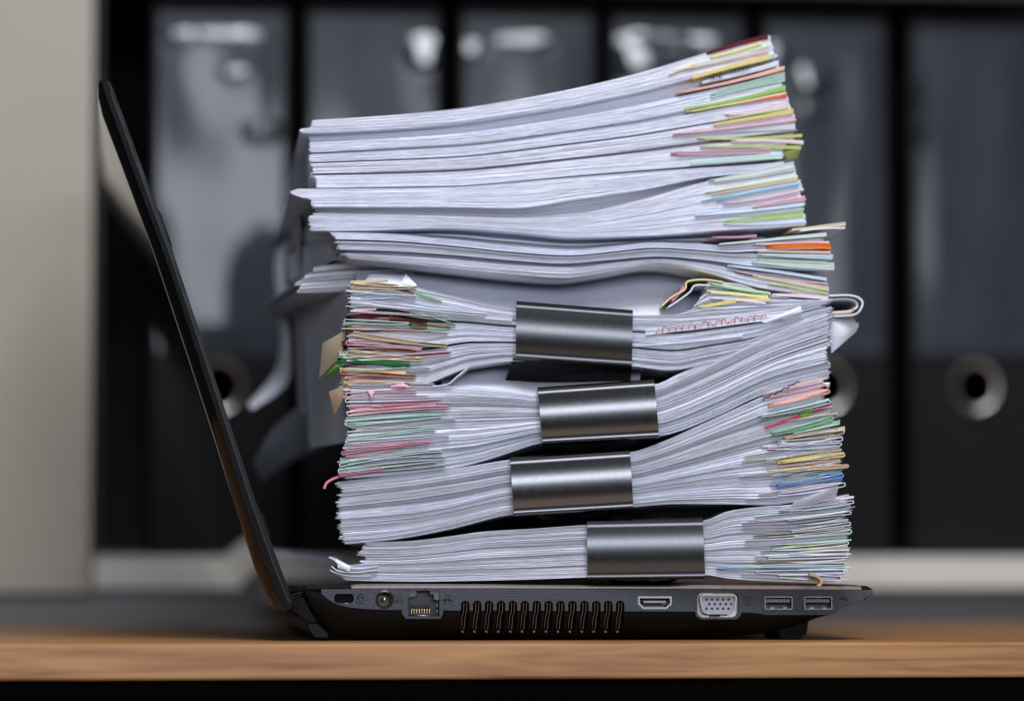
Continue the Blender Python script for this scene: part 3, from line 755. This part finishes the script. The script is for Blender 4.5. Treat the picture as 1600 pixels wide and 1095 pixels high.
A2 = Bundle('paper_stack', 'thin loose paper stack under the topmost one, its left edge jutting out', 'paper stack',
  [(450, 295), (600, 294.5), (700, 292.5), (900, 277), (1060, 265), (1180, 257), (1240, 251)],
  [(450, 323), (676, 323), (800, 325), (900, 312), (1000, 297), (1110, 276), (1240, 265)],
  [(0, 466), (.2, 455), (.45, 470), (.6, 486), (1, 488)], [(0, 1226), (1, 1218)], yaw=R(RT + .6), seed=12, y0=.012, pitch=.9, setback=.010, fill_to=[(450, 332), (676, 336), (800, 339), (900, 333), (1000, 312), (1107, 282), (1240, 266)], jx=(2.5, 1), jy=(.0004, .00016), loose=.5, ragged=.05, tones=.022, group=GL)
A3 = Bundle('paper_stack', 'loose paper stack with pale green, blue and rose flags in mid pile', 'paper stack',
  [(470, 333), (676, 337), (800, 340), (900, 334), (1000, 313), (1107, 283), (1240, 257), (1270, 252)],
  [(470, 361), (560, 360), (700, 355), (800, 361), (900, 370), (1000, 368), (1100, 362), (1262, 352)],
  [(0, 488), (.3, 484), (1, 486)], [(0, 1240), (.3, 1247), (.6, 1256), (1, 1258)], yaw=R(RT), seed=13, y0=.010, pitch=.9, setback=.020, fill_to=[(470, 362), (600, 363), (700, 372), (800, 383), (900, 389), (960, 383), (1020, 377), (1080, 379), (1130, 381), (1180, 374), (1262, 368)], jx=(2.5, 1), jy=(.0004, .00016), loose=.6, ragged=.05, tones=.022, group=GL)
for row in [(1107, 284, 1240, 260, 5, 15, 'palesage'), (1102, 301, 1246, 276, 2, 5, 'palegreen'), (1112, 304, 1246, 281, 1.5, 3, 'peach'), (1096, 314, 1247, 285, 1, 3, 'mint'), (1120, 314, 1248, 289, 2.5, 4.5, 'sky'),
            (1130, 318, 1248, 297, 2, 4, 'palepink'), (1176, 325, 1257, 310, 3, 7, 'pink'), (1086, 337, 1255, 319, 1.8, 5, 'paleblue'), (1155, 338, 1256, 327, 2, 4, 'white'), (1132, 347, 1255, 334, 3.5, 8, 'green'),
            (1130, 350, 1259, 346, 2, 4, 'paleblue')]:
    A3.wedge(*row)
A4 = Bundle('paper_stack', 'wavy loose paper stack with the orange flag at its right end', 'paper stack',
  [(505, 362), (600, 364), (700, 373), (800, 384), (900, 390), (960, 384), (1020, 378), (1080, 380), (1130, 382), (1180, 375), (1310, 365)],
  [(505, 389), (600, 391), (700, 397), (800, 406), (880, 411), (950, 406), (1030, 400), (1100, 405), (1180, 416), (1310, 424)],
  [(0, 520), (.4, 528), (1, 532)], [(0, 1290), (.5, 1297), (1, 1302)], yaw=R(5.4), seed=14, jx=(3, 1.5), gaps=((.42, .55, .006),), ragged=.05, tones=.022, group=GL, loose=.6, setback=.008, fill_to=[(505, 393), (600, 397), (700, 403), (800, 412), (900, 416), (960, 409), (1031, 403), (1100, 410), (1180, 423), (1310, 433)])
for row in [(1237, 359, 1321, 350, 3, 6, 'cream'), (1250, 361, 1320, 356, 2, 3, 'white'), (1113, 371, 1182, 369, 2, 4, 'mauve'), (1123, 382, 1291, 367, 2, 6, 'palesage'), (1179, 382, 1295, 378, 3, 4, 'palepink'), (1200, 386, 1297, 385, 6, 10, 'orange'),
            (1183, 393, 1297, 394, 2, 4, 'peach'), (1183, 398, 1299, 402, 3, 7, 'paleblue'), (1186, 406, 1303, 412, 2, 3, 'palegreen'), (1176, 409, 1303, 418, 3, 8, 'palesage')]:
    A4.wedge(*row)
A5 = Bundle('paper_stack', 'lowest loose paper stack, arching over a gap above the top clip', 'paper stack',
  [(525, 394), (600, 398), (700, 404), (800, 413), (900, 417), (960, 410), (1031, 404), (1100, 411), (1180, 424), (1310, 434)],
  [(525, 402), (600, 408), (700, 418), (800, 428), (880, 434), (950, 425), (1031, 412), (1100, 424), (1180, 447), (1310, 468)],
  [(0, 536), (1, 548)], [(0, 1290), (1, 1294)], yaw=R(5.4), seed=15, jx=(3, 2), ragged=.05, tones=.022, group=GL, loose=.5, pitch=1.2)
for row in [(1137, 415, 1291, 437, 3, 5, 'paleblue'), (1150, 424, 1292, 443, 1.5, 3, 'mauve'), (1176, 431, 1293, 452, 3, 6, 'cream'), (1200, 443, 1294, 459, 1.2, 2.5, 'olive'), (1206, 461, 1293, 466, 4, 6, 'palepink')]:
    A5.wedge(*row)

# --- clipped bundles
B = Bundle('paper_bundle', 'uppermost clipped paper bundle, fat frayed left end with green and brown folds', 'paper bundle',
  [(515, 436), (548, 440), (600, 437), (640, 446), (700, 461), (806, 484), (988, 492), (1050, 492), (1130, 488), (1300, 466)],
  [(515, 607), (600, 604), (660, 600), (700, 586), (740, 572), (806, 564), (988, 572), (1050, 578), (1110, 566), (1200, 545), (1300, 500)],
  [(0, 552), (.3, 546), (.6, 540), (1, 536)], [(0, 1294), (1, 1296)], seed=21, clipx=(806, 988), jx=(5, 2.5), jy=(.0009, .0003), group=GC, loose=1.6, gaps=((.30, .34, .01), (.62, .66, .012)))
for row in [(548, 443, 606, 438, 9, 3, 'cream'), (612, 448, 648, 458, 9, 2, 'brown'), (548, 453, 640, 447, 7, 2, 'cream'), (650, 456, 690, 470, 5, 1.5, 'leaf'), (548, 470, 800, 500, 14, 5, 'white'),
            (584, 484, 640, 487, 6, 2, 'black'), (640, 486, 712, 507, 4, 1.2, 'leaf'), (548, 487, 588, 484, 4, 3, 'pink'), (548, 495, 612, 491, 7, 4, 'maroon'), (608, 497, 704, 512, 9, 2, 'brown'), (640, 508, 700, 515, 7, 2, 'leaf'),
            (536, 507, 610, 499, 5, 2, 'mint'), (550, 512, 700, 520, 6, 2, 'white'), (554, 523, 656, 538, 9, 5, 'cream'), (534, 536, 560, 533, 8, 3, 'maroon'), (545, 536, 656, 548, 5, 2, 'pink'), (575, 545, 650, 550, 5, 2, 'brown'), (545, 548, 632, 559, 8, 5, 'cream'),
            (628, 557, 702, 551, 4, 1.5, 'crimson'), (620, 558, 660, 556, 4, 2, 'bright'), (529, 558, 632, 568, 5, 3, 'bright'), (528, 565, 632, 573, 4, 4, 'dark_green'), (531, 578, 634, 582, 7, 5, 'paleyellow'), (535, 588, 640, 584, 6, 3, 'crimson'), (545, 594, 678, 600, 5, 2, 'palepink'), (537, 598, 640, 598, 5, 2, 'tan')]:
    B.wedge(*row, deep=0.03)
for row in [(546, 446, 640, 450, 8, 'cream'), (580, 474, 760, 492, 9, 'white'), (538, 502, 640, 506, 7, 'mint'), (552, 522, 700, 540, 10, 'cream'), (543, 552, 660, 562, 9, 'cream'), (527, 562, 640, 570, 8, 'dark_green'), (532, 581, 650, 588, 9, 'tan'), (541, 536, 660, 545, 7, 'pink')]:
    B.fold(*row, deep=.03, fwd=-.0022 - .0001 * (row[0] % 5))
B.flap([(558, 594), (514, 612), (523, 648), (540, 615)], 'tan', (-.001, .004, .006, .0))
B.flap([(540, 516), (504, 536), (499, 590), (534, 556)], 'cream', (.002, .016, .024, .004))
B.flap([(532, 562), (509, 585), (512, 588), (536, 572)], 'bright', (.0, .008, .008, .0))
B.flap([(622, 448), (634, 428), (652, 446), (640, 450)], 'white', (-.001, .002, -.001, -.001))
B.flap([(578, 428), (640, 432), (645, 447), (570, 440)], 'white', (.004, .006, .0, .0))
B.scribble(1022, 517, 1196, 494, 7, 'red', y=-.0009, loops=17, n=170)
for row in [(1008, 520, 1230, 492, 8, 14, 'white'), (1000, 540, 1160, 524, 2, 3, 'white')]: B.wedge(*row, fwd=-.0005)
B.flap([(1190, 503), (1251, 478), (1254, 488), (1200, 506)], 'white', (-.002, -.002, -.002, -.002))
B.path([(730, 575), (712, 590), (700, 600), (676, 604)], 1.6, 'white', -.001, .02)
# loose folded sheets above the clip, right
F = Bundle('folded_papers', 'folded papers with yellow and green edges squeezed above the top clip', 'folded papers',
  [(985, 486), (1040, 490), (1080, 470), (1110, 440), (1150, 442), (1210, 462), (1300, 467)],
  [(985, 491), (1040, 494), (1080, 491), (1110, 490), (1150, 487), (1210, 480), (1300, 472)],
  [(0, 1108), (.5, 1086), (1, 1040)], [(0, 1200), (.5, 1290), (1, 1296)], yaw=R(1), y0=.002, depth=.12, seed=31, jx=(3, 2), packet=(4, 7))
for row in [(1106, 441, 1204, 459, 3, 5, 'palegreen'), (1112, 446, 1204, 461, 2, 3, 'leaf'), (1104, 455, 1200, 464, 4, 5, 'paleyellow'), (1091, 480, 1150, 470, 4, 6, 'yellow'), (1130, 471, 1203, 468, 5, 5, 'yellow'), (1110, 466, 1196, 474, 3, 4, 'white')]:
    F.wedge(*row, deep=.06)
F.path([(1034, 478), (1050, 464), (1070, 452), (1074, 440), (1100, 437), (1130, 441)], 2.4, 'paleyellow', -.0012, .05)
F.path([(1044, 480), (1062, 468), (1078, 456), (1086, 446), (1110, 446)], 2.2, 'white', -.0016, .05)
F.path([(1050, 470), (1062, 458), (1068, 447)], 3.5, 'rose', -.0006, .04)
F.path([(1294, 462), (1325, 461), (1342, 465), (1348, 474), (1342, 487), (1330, 492), (1300, 494)], 2.6, 'white', .012, .09)
F.path([(1294, 468), (1325, 467), (1338, 472), (1338, 481), (1325, 486), (1300, 488)], 2.6, 'white', .014, .09)
F.path([(1296, 490), (1320, 489), (1332, 486), (1334, 480)], 3.0, 'tan', .013, .08)
F.flap([(1296, 502), (1342, 505), (1338, 518), (1299, 552)], 'white', (.012, .02, .02, .012))
F.flap([(1296, 496), (1334, 498), (1342, 512), (1298, 512)], 'white', (.016, .026, .026, .016))

C = Bundle('paper_bundle', 'second clipped paper bundle from the top, pink and mint folds on its left end', 'paper bundle',
  [(510, 602), (545, 603), (640, 601), (720, 603), (800, 611), (842, 617), (1024, 600), (1060, 584), (1100, 566), (1160, 537), (1220, 508), (1310, 474)],
  [(510, 750), (600, 744), (660, 738), (730, 727), (800, 706), (848, 692), (1030, 681), (1060, 674), (1120, 650), (1200, 614), (1310, 588)],
  [(0, 552), (.4, 548), (.7, 538), (1, 532)], [(0, 1294), (.6, 1300), (1, 1296)], seed=22, clipx=(843, 1027), jx=(4, 2), group=GC, loose=1.5, pitch=1.0)
for row in [(548, 613, 644, 603, 6, 2, 'palepink'), (545, 622, 640, 615, 5, 2, 'white'), (545, 636, 678, 624, 8, 4, 'rose'), (548, 644, 681, 631, 8, 4, 'pink'), (541, 656, 652, 649, 8, 3, 'mint'), (556, 668, 658, 656, 11, 3, 'sage'),
            (545, 683, 644, 675, 8, 3, 'mint'), (548, 695, 645, 690, 5, 2, 'palepink'), (536, 709, 632, 693, 6, 3, 'pink'), (545, 714, 630, 702, 4, 2, 'rose'), (532, 722, 648, 709, 7, 3, 'mint'), (529, 735, 640, 726, 6, 2, 'mint'), (529, 742, 600, 732, 6, 5, 'rose')]:
    C.wedge(*row, deep=.035)
for row in [(541, 617, 650, 611, 9, 'palepink'), (540, 626, 690, 622, 8, 'white'), (543, 647, 700, 636, 8, 'pink'), (540, 662, 690, 650, 10, 'mint'), (543, 685, 680, 670, 9, 'mint'), (541, 691, 700, 680, 6, 'white'), (534, 708, 670, 692, 7, 'rose'), (531, 726, 690, 704, 8, 'mint'), (529, 736, 680, 720, 7, 'palesage'), (598, 732, 530, 743, 8, 'rose')]:
    C.fold(*row, deep=.035, fwd=-.0024 - .00012 * (row[0] % 5))
C.flap([(570, 608), (586, 610), (580, 624), (577, 618)], 'pink', (-.002, -.002, -.004, -.002))
C.flap([(610, 602), (630, 598), (640, 604), (612, 608)], 'pink', (-.002, -.002, -.003, -.002))
C.path([(530, 744), (519, 748), (510, 754), (506, 763)], 3.4, 'rose', .002, .006)

D = Bundle('paper_bundle', 'third clipped paper bundle from the top, fanned right end with green and blue folds', 'paper bundle',
  [(505, 755), (600, 744.5), (660, 738), (740, 727), (798, 718), (986, 706), (1030, 692), (1100, 661), (1170, 629), (1200, 616), (1340, 584)],
  [(505, 852), (560, 848), (620, 842), (700, 827), (803, 803), (988, 792), (1060, 787), (1130, 787), (1200, 789), (1250, 783), (1340, 764)],
  [(0, 527), (.3, 533), (.5, 530), (.8, 531), (1, 537)], [(0, 1284), (.3, 1294), (.5, 1306), (.8, 1312), (1, 1304)], seed=23, clipx=(800, 987), jx=(3.5, 2.5), group=GC, loose=1.4, pitch=1.0)
for row in [(1190, 616, 1286, 593, 3, 9, 'palepink'), (1196, 622, 1290, 601, 2, 5, 'pink'), (1202, 632, 1294, 609, 3, 8, 'coral'), (1184, 650, 1295, 625, 2, 5, 'mint'), (1196, 668, 1300, 632, 3, 6, 'crimson'), (1250, 649, 1270, 641, 6, 9, 'bright'),
            (1206, 676, 1301, 651, 3, 9, 'leaf'), (1228, 676, 1312, 659, 3, 8, 'leaf'), (1225, 683, 1320, 671, 4, 9, 'cream'), (1190, 697, 1312, 692, 3, 4, 'palepink'), (1220, 690, 1316, 683, 2, 4, 'white'), (1200, 716, 1314, 702, 2, 4, 'palepink'),
            (1160, 720, 1240, 712, 2, 3, 'palegreen'), (1215, 722, 1318, 710, 5, 7, 'yellow'), (1218, 730, 1312, 718, 2, 4, 'peach'), (1262, 728, 1308, 725, 3, 5, 'orange'), (1200, 736, 1325, 728, 4, 5, 'cream'), (1206, 743, 1316, 739, 3, 4, 'sky'), (1205, 757, 1316, 742, 4, 5, 'blue'), (1214, 762, 1316, 748, 4, 6, 'blue'), (1220, 768, 1314, 754, 2, 4, 'white')]:
    D.wedge(*row, deep=.035)
for row in [(1296, 612, 1200, 634, 7, 'coral'), (1297, 628, 1190, 650, 7, 'mint'), (1300, 654, 1206, 678, 9, 'leaf'), (1318, 675, 1228, 686, 8, 'cream'), (1316, 686, 1215, 694, 7, 'white'), (1314, 694, 1200, 700, 6, 'white'), (1319, 711, 1220, 722, 7, 'paleyellow'), (1325, 728, 1225, 736, 6, 'cream'), (1317, 743, 1215, 756, 8, 'blue'), (1320, 757, 1215, 772, 8, 'white')]:
    D.fold(*row, deep=.035, fwd=-.0024 - .00012 * (row[0] % 5))
D.flap([(1232, 803), (1240, 783), (1311, 758), (1306, 776)], 'white', (-.001, -.006, -.007, -.001))
D.flap([(1285, 598), (1297, 597), (1296, 606), (1290, 604)], 'white', (-.001, .0, .0, -.001))
D.scribble(1190, 625, 1248, 597, 3, 'black', y=-.0024, r_=.00022, loops=6, n=50)

E = Bundle('paper_bundle', 'bottom clipped paper bundle resting on the laptop deck, frayed right end', 'paper bundle',
  [(500, 852), (562, 848), (640, 845), (700, 838), (760, 830), (830, 826), (917, 820), (1100, 813), (1140, 798), (1190, 791.5), (1240, 788), (1345, 768)],
  [(500, 898), (535, 906), (640, 908.5), (800, 906), (917, 902), (1100, 898), (1140, 904), (1200, 908), (1345, 911.5)],
  [(0, 563), (.5, 566), (.58, 540), (.8, 528), (1, 540)], [(0, 1326), (.5, 1324), (.8, 1316), (1, 1306)], seed=24, clipx=(917, 1101), jx=(4, 2.5), group=GC, loose=1.6, pitch=1.0, y0=-.001)
for row in [(1262, 786, 1334, 776, 3, 4, 'palepink'), (1240, 800, 1320, 795, 2, 3, 'grey'), (1255, 831, 1329, 826, 3, 4, 'leaf'), (1206, 858, 1326, 844, 2.5, 5, 'green'), (1239, 864, 1324, 855, 3, 9, 'paleyellow'), (1163, 885, 1322, 875, 3, 5, 'cream'), (1120, 887, 1320, 886, 1.5, 3, 'sky'), (1180, 868, 1322, 866, 2, 3, 'white'), (1228, 900, 1250, 905, 3, 5, 'green'), (1260, 820, 1325, 812, 2, 4, 'palesage')]:
    E.wedge(*row, deep=.035)
for row in [(1333, 784, 1220, 796, 6, 'white'), (1329, 801, 1230, 812, 6, 'palesage'), (1328, 818, 1235, 830, 7, 'white'), (1330, 830, 1240, 838, 6, 'mint'), (1325, 848, 1210, 858, 6, 'white'), (1323, 868, 1200, 872, 7, 'white'), (1320, 880, 1190, 884, 7, 'palesage'), (1318, 892, 1180, 893, 7, 'white'), (1314, 903, 1215, 900, 9, 'white')]:
    E.fold(*row, deep=.035, fwd=-.0024 - .00012 * (row[0] % 5))
E.path([(1262, 897), (1272, 899), (1279, 905), (1279, 911), (1274, 915)], 4, 'tan', -.012, -.003, name='orange_tab')
E.path([(590, 884), (560, 888), (535, 884), (522, 874), (514, 870)], 1.6, 'white', -.001, .05)
E.path([(590, 890), (556, 894), (530, 892), (518, 884)], 1.4, 'white', -.0016, .04)
E.path([(580, 899), (545, 899), (524, 894), (516, 890)], 1.6, 'white', -.0008, .05)
E.flap([(548, 884), (524, 872), (528, 886), (546, 893)], 'white', (-.002, .002, -.001, -.002))
def slanted(bd, xs, lo, hi, y0, y1, label):
    """a sheet that leans back: its near edge low, its far edge pushed up under the sheets above"""
    m_ = MB(); lo, hi = curve(lo), curve(hi); rr = []
    for x in np.linspace(xs[0], xs[1], 40):
        fr = []
        for k in range(7):
            q = k / 6; y = y0 + (y1 - y0) * q; u, z = bd.f.uz(x, float(lo(x)) + (float(hi(x)) - float(lo(x))) * q ** .85, y); fr.append((u, y, z))
        rr.append(fr + [(a, b + .0001, c - .00025) for a, b, c in reversed(fr)])
    m_.rings(rr, smooth=True); return m_.build('leaning_sheet', P('white'), bd.t)
slanted(F, (556, 1130), [(540, 440), (600, 438), (640, 447), (700, 462), (806, 484), (990, 494), (1150, 492)], [(540, 396), (600, 401), (700, 411), (800, 421), (880, 427), (950, 418), (1031, 408), (1100, 420), (1150, 432)], .011, .064, '')
slanted(C, (690, 1000), [(680, 606), (720, 604.5), (800, 612), (842, 618), (1010, 602)], [(680, 592), (720, 574), (806, 560), (1010, 568)], .004, .045, '')
B.frays(543, 650, 26, .03, .98, ['white', 'cream', 'white', 'palesage', 'tan', 'palepink', 'brown', 'white', 'leaf', 'maroon', 'white'], 12)
C.frays(542, 660, 24, .03, .97, ['white', 'palepink', 'white', 'mint', 'white', 'palesage', 'pink', 'white'], 9)
D.frays(1304, 1205, 22, .22, .96, ['white', 'palepink', 'white', 'mint', 'white', 'paleblue', 'cream', 'white'], 10)
E.frays(1324, 1215, 26, .05, .97, ['white', 'palesage', 'white', 'mint', 'white', 'paleblue', 'cream', 'grey', 'white'], 10)
# --- papers slumping down at the back left
G = Bundle('drooping_papers', 'grey drooping sheets hanging down behind the left end of the pile', 'papers',
  [(440, 428), (466, 424), (490, 417), (545, 411), (700, 405)], [(440, 456), (466, 458), (545, 456), (700, 440)], [(0, 492), (.3, 478), (.6, 468), (1, 464)], [(0, 640), (1, 640)], yaw=R(9), y0=.035, depth=.16, seed=41, jx=(5, 2), packet=(4, 7), pitch=2.2)
G.flap([(466, 457), (545, 455), (545, 690), (484, 700)], 'white', (.10, -.01, .01, .10), name='hanging_sheet')
G.flap([(456, 446), (470, 442), (478, 650), (466, 640)], 'white', (.13, .09, .09, .13), name='hanging_sheet')
G.flap([(452, 300), (468, 296), (470, 420), (459, 430)], 'white', (.11, .05, .05, .11), name='hanging_sheet')
G.flap([(449, 400), (520, 362), (528, 404), (452, 440)], 'white', (.09, .0, .0, .09), name='hanging_sheet')
H = Bundle('curled_papers', 'blurred white sheets curling down at the back beside the laptop lid', 'papers',
  [(395, 858), (450, 862), (540, 872)], [(395, 868), (450, 872), (540, 884)], [(0, 420), (1, 410)], [(0, 540), (1, 540)], yaw=R(5), y0=.20, depth=.06, seed=42, jx=(4, 2), packet=(3, 5), pitch=2.4)
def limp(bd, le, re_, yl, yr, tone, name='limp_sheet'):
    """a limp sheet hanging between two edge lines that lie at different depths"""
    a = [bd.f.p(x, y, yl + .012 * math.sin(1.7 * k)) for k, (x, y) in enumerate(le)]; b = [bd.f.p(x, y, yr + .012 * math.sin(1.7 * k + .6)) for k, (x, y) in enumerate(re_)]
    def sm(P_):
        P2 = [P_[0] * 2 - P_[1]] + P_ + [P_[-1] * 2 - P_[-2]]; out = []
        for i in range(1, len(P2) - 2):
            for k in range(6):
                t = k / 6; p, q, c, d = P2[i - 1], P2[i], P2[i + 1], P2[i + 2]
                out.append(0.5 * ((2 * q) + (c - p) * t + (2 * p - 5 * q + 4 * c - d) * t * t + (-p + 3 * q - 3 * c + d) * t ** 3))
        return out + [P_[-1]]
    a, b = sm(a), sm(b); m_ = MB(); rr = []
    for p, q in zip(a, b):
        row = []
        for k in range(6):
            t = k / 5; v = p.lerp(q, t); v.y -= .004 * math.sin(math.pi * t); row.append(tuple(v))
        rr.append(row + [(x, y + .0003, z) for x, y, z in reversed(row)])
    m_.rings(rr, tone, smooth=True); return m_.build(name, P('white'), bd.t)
limp(H, [(446, 378), (430, 402), (431, 470), (437, 540), (424, 588), (386, 632)], [(462, 370), (447, 398), (446, 470), (453, 545), (448, 600), (394, 640)], -.004, -.016, (1, 1, 1))
limp(H, [(520, 590), (470, 632), (425, 672), (396, 722)], [(540, 660), (496, 700), (446, 726), (408, 752)], -.02, .02, (.6, .6, .62))  # white paper toned down to imitate the dimness behind the pile

# ------------------------------------------------------------------ binder clips
def clip(corners, label, seed, jaw=None, M_CLIP=M_CLIP):
    (tl, tr, br, bl) = corners; r = np.random.RandomState(seed)
    FR = Frame((0, -0.0030, 0), 0)
    cpx = (sum(c[0] for c in corners) / 4, sum(c[1] for c in corners) / 4); base = FR.p(*cpx)
    t = thing('binder_clip', FR, label, 'binder clip', 'black binder clips on the paper bundles', base)
    q = [FR.p(*c) - base for c in (tl, tr, br, bl)]
    H_ = (q[0] - q[3]).length
    # profile: (fraction of height, depth)
    prof = [(0.955, 0.030), (0.985, 0.012), (1.0, 0.0030), (1.0, 0.0016), (0.985, 0.0005), (0.962, 0.0), (0.93, 0.0002)]
    for k in range(1, 12):
        h = 0.93 - 0.86 * k / 12; s_ = (h - .5) / .43
        prof.append((h, 0.0003 - 0.0014 * (1 - abs(s_) ** 2.0)))
    prof += [(0.07, 0.0002), (0.038, 0.0), (0.015, 0.0005), (0.0, 0.0016), (0.0, 0.0030), (0.015, 0.012), (0.045, 0.030)]
    mb = MB(); nx = 12; th = 0.0005; n = len(prof)
    def pt(s, h, y):
        a = q[0].lerp(q[1], s); b = q[3].lerp(q[2], s); p = b.lerp(a, h); return Vector((p.x, p.y + y, p.z))
    rr = []
    inner = []
    for k, (h, y) in enumerate(prof):
        p0, p1 = prof[max(k - 1, 0)], prof[min(k + 1, n - 1)]
        d = Vector(((p1[0] - p0[0]) * H_, p1[1] - p0[1])).normalized()
        inner.append((h + d.y * th / H_ * -1 if False else h - (-d.y) * 0 + (th / H_) * (1 if h < .5 else -1) * abs(d.y), y + th * abs(d.x)))
    for i in range(nx + 1):
        s = i / nx
        rr.append([pt(s, h, y) for h, y in prof] + [pt(s, h, y) for h, y in reversed(inner)])
    mb.rings(rr, smooth=True); b_ = mb.build('body', M_CLIP, t)
    # make sharp thin ends stay sharp
    for p in b_.data.polygons:
        if len(p.vertices) > 4: p.use_smooth = False
    # rolled back lips that hold the wire handles
    for h in (1.0 - .045, .045):
        m1 = MB(); m1.tube([pt(0, h, .0308), pt(1, h, .0308)], .0011, 8); m1.build('rolled_lip', M_CLIP, t)
    for top_ in (True, False):
        h = .95 if top_ else .05; dz = .0022 if top_ else -.0022
        a, b2 = pt(.18, h, .031), pt(.82, h, .031)
        pts = [a, a + Vector((.004, .012, dz)), pt(.40, h, .031) + Vector((0, .028, dz * 1.2)), pt(.45, h, .031) + Vector((0, .040, dz)), pt(.5, h, .031) + Vector((0, .043, dz)), pt(.55, h, .031) + Vector((0, .040, dz)), pt(.60, h, .031) + Vector((0, .028, dz * 1.2)), b2 + Vector((-.004, .012, dz)), b2]
        m1 = MB(); m1.tube(pts, .0008, 8); m1.build('wire_handle', M_WIRE, t)
    if jaw:
        m1 = MB(); g = [FR.p(a, b, 0) - base for a, b in jaw]
        d0, d1 = .003, .022
        ps = [(g[0], d0), (g[1], d0), (g[2], d1), (g[3], d1)]
        m1.v = [(p.x, p.y + d, p.z) for p, d in ps] + [(p.x, p.y + d + .0006, p.z + .0004) for p, d in ps]
        m1.f = []; 
        for f_ in ((0, 1, 2, 3), (7, 6, 5, 4), (0, 4, 5, 1), (1, 5, 6, 2), (2, 6, 7, 3), (3, 7, 4, 0)): m1.face(f_)
        m1.build('lower_jaw', M_SHELL, t)
        m1 = MB(); m1.tube([Vector((g[3].x, g[3].y + d1, g[3].z)), Vector((g[2].x, g[2].y + d1, g[2].z))], .0010, 8); m1.build('rolled_lip', M_SHELL, t)
    return t
clip([(807, 470), (989, 484), (987, 573), (806, 561)], 'black binder clip highest in the pile, tilting down to the right', 1, jaw=[(802, 560), (988, 573), (986, 604), (786, 599)], M_CLIP=M_CLIP2)
clip([(840, 605), (1022, 592), (1030, 684), (848, 694)], 'second binder clip from the top, bright band across its middle', 2)
clip([(797, 714), (984, 702), (990, 795), (803, 806)], 'third binder clip from the top, farthest left with warm sheen', 3)
clip([(917, 812), (1098, 808), (1102, 904), (918, 906)], 'lowest binder clip, dark and level just above the laptop ports', 4, M_CLIP=M_CLIP2)
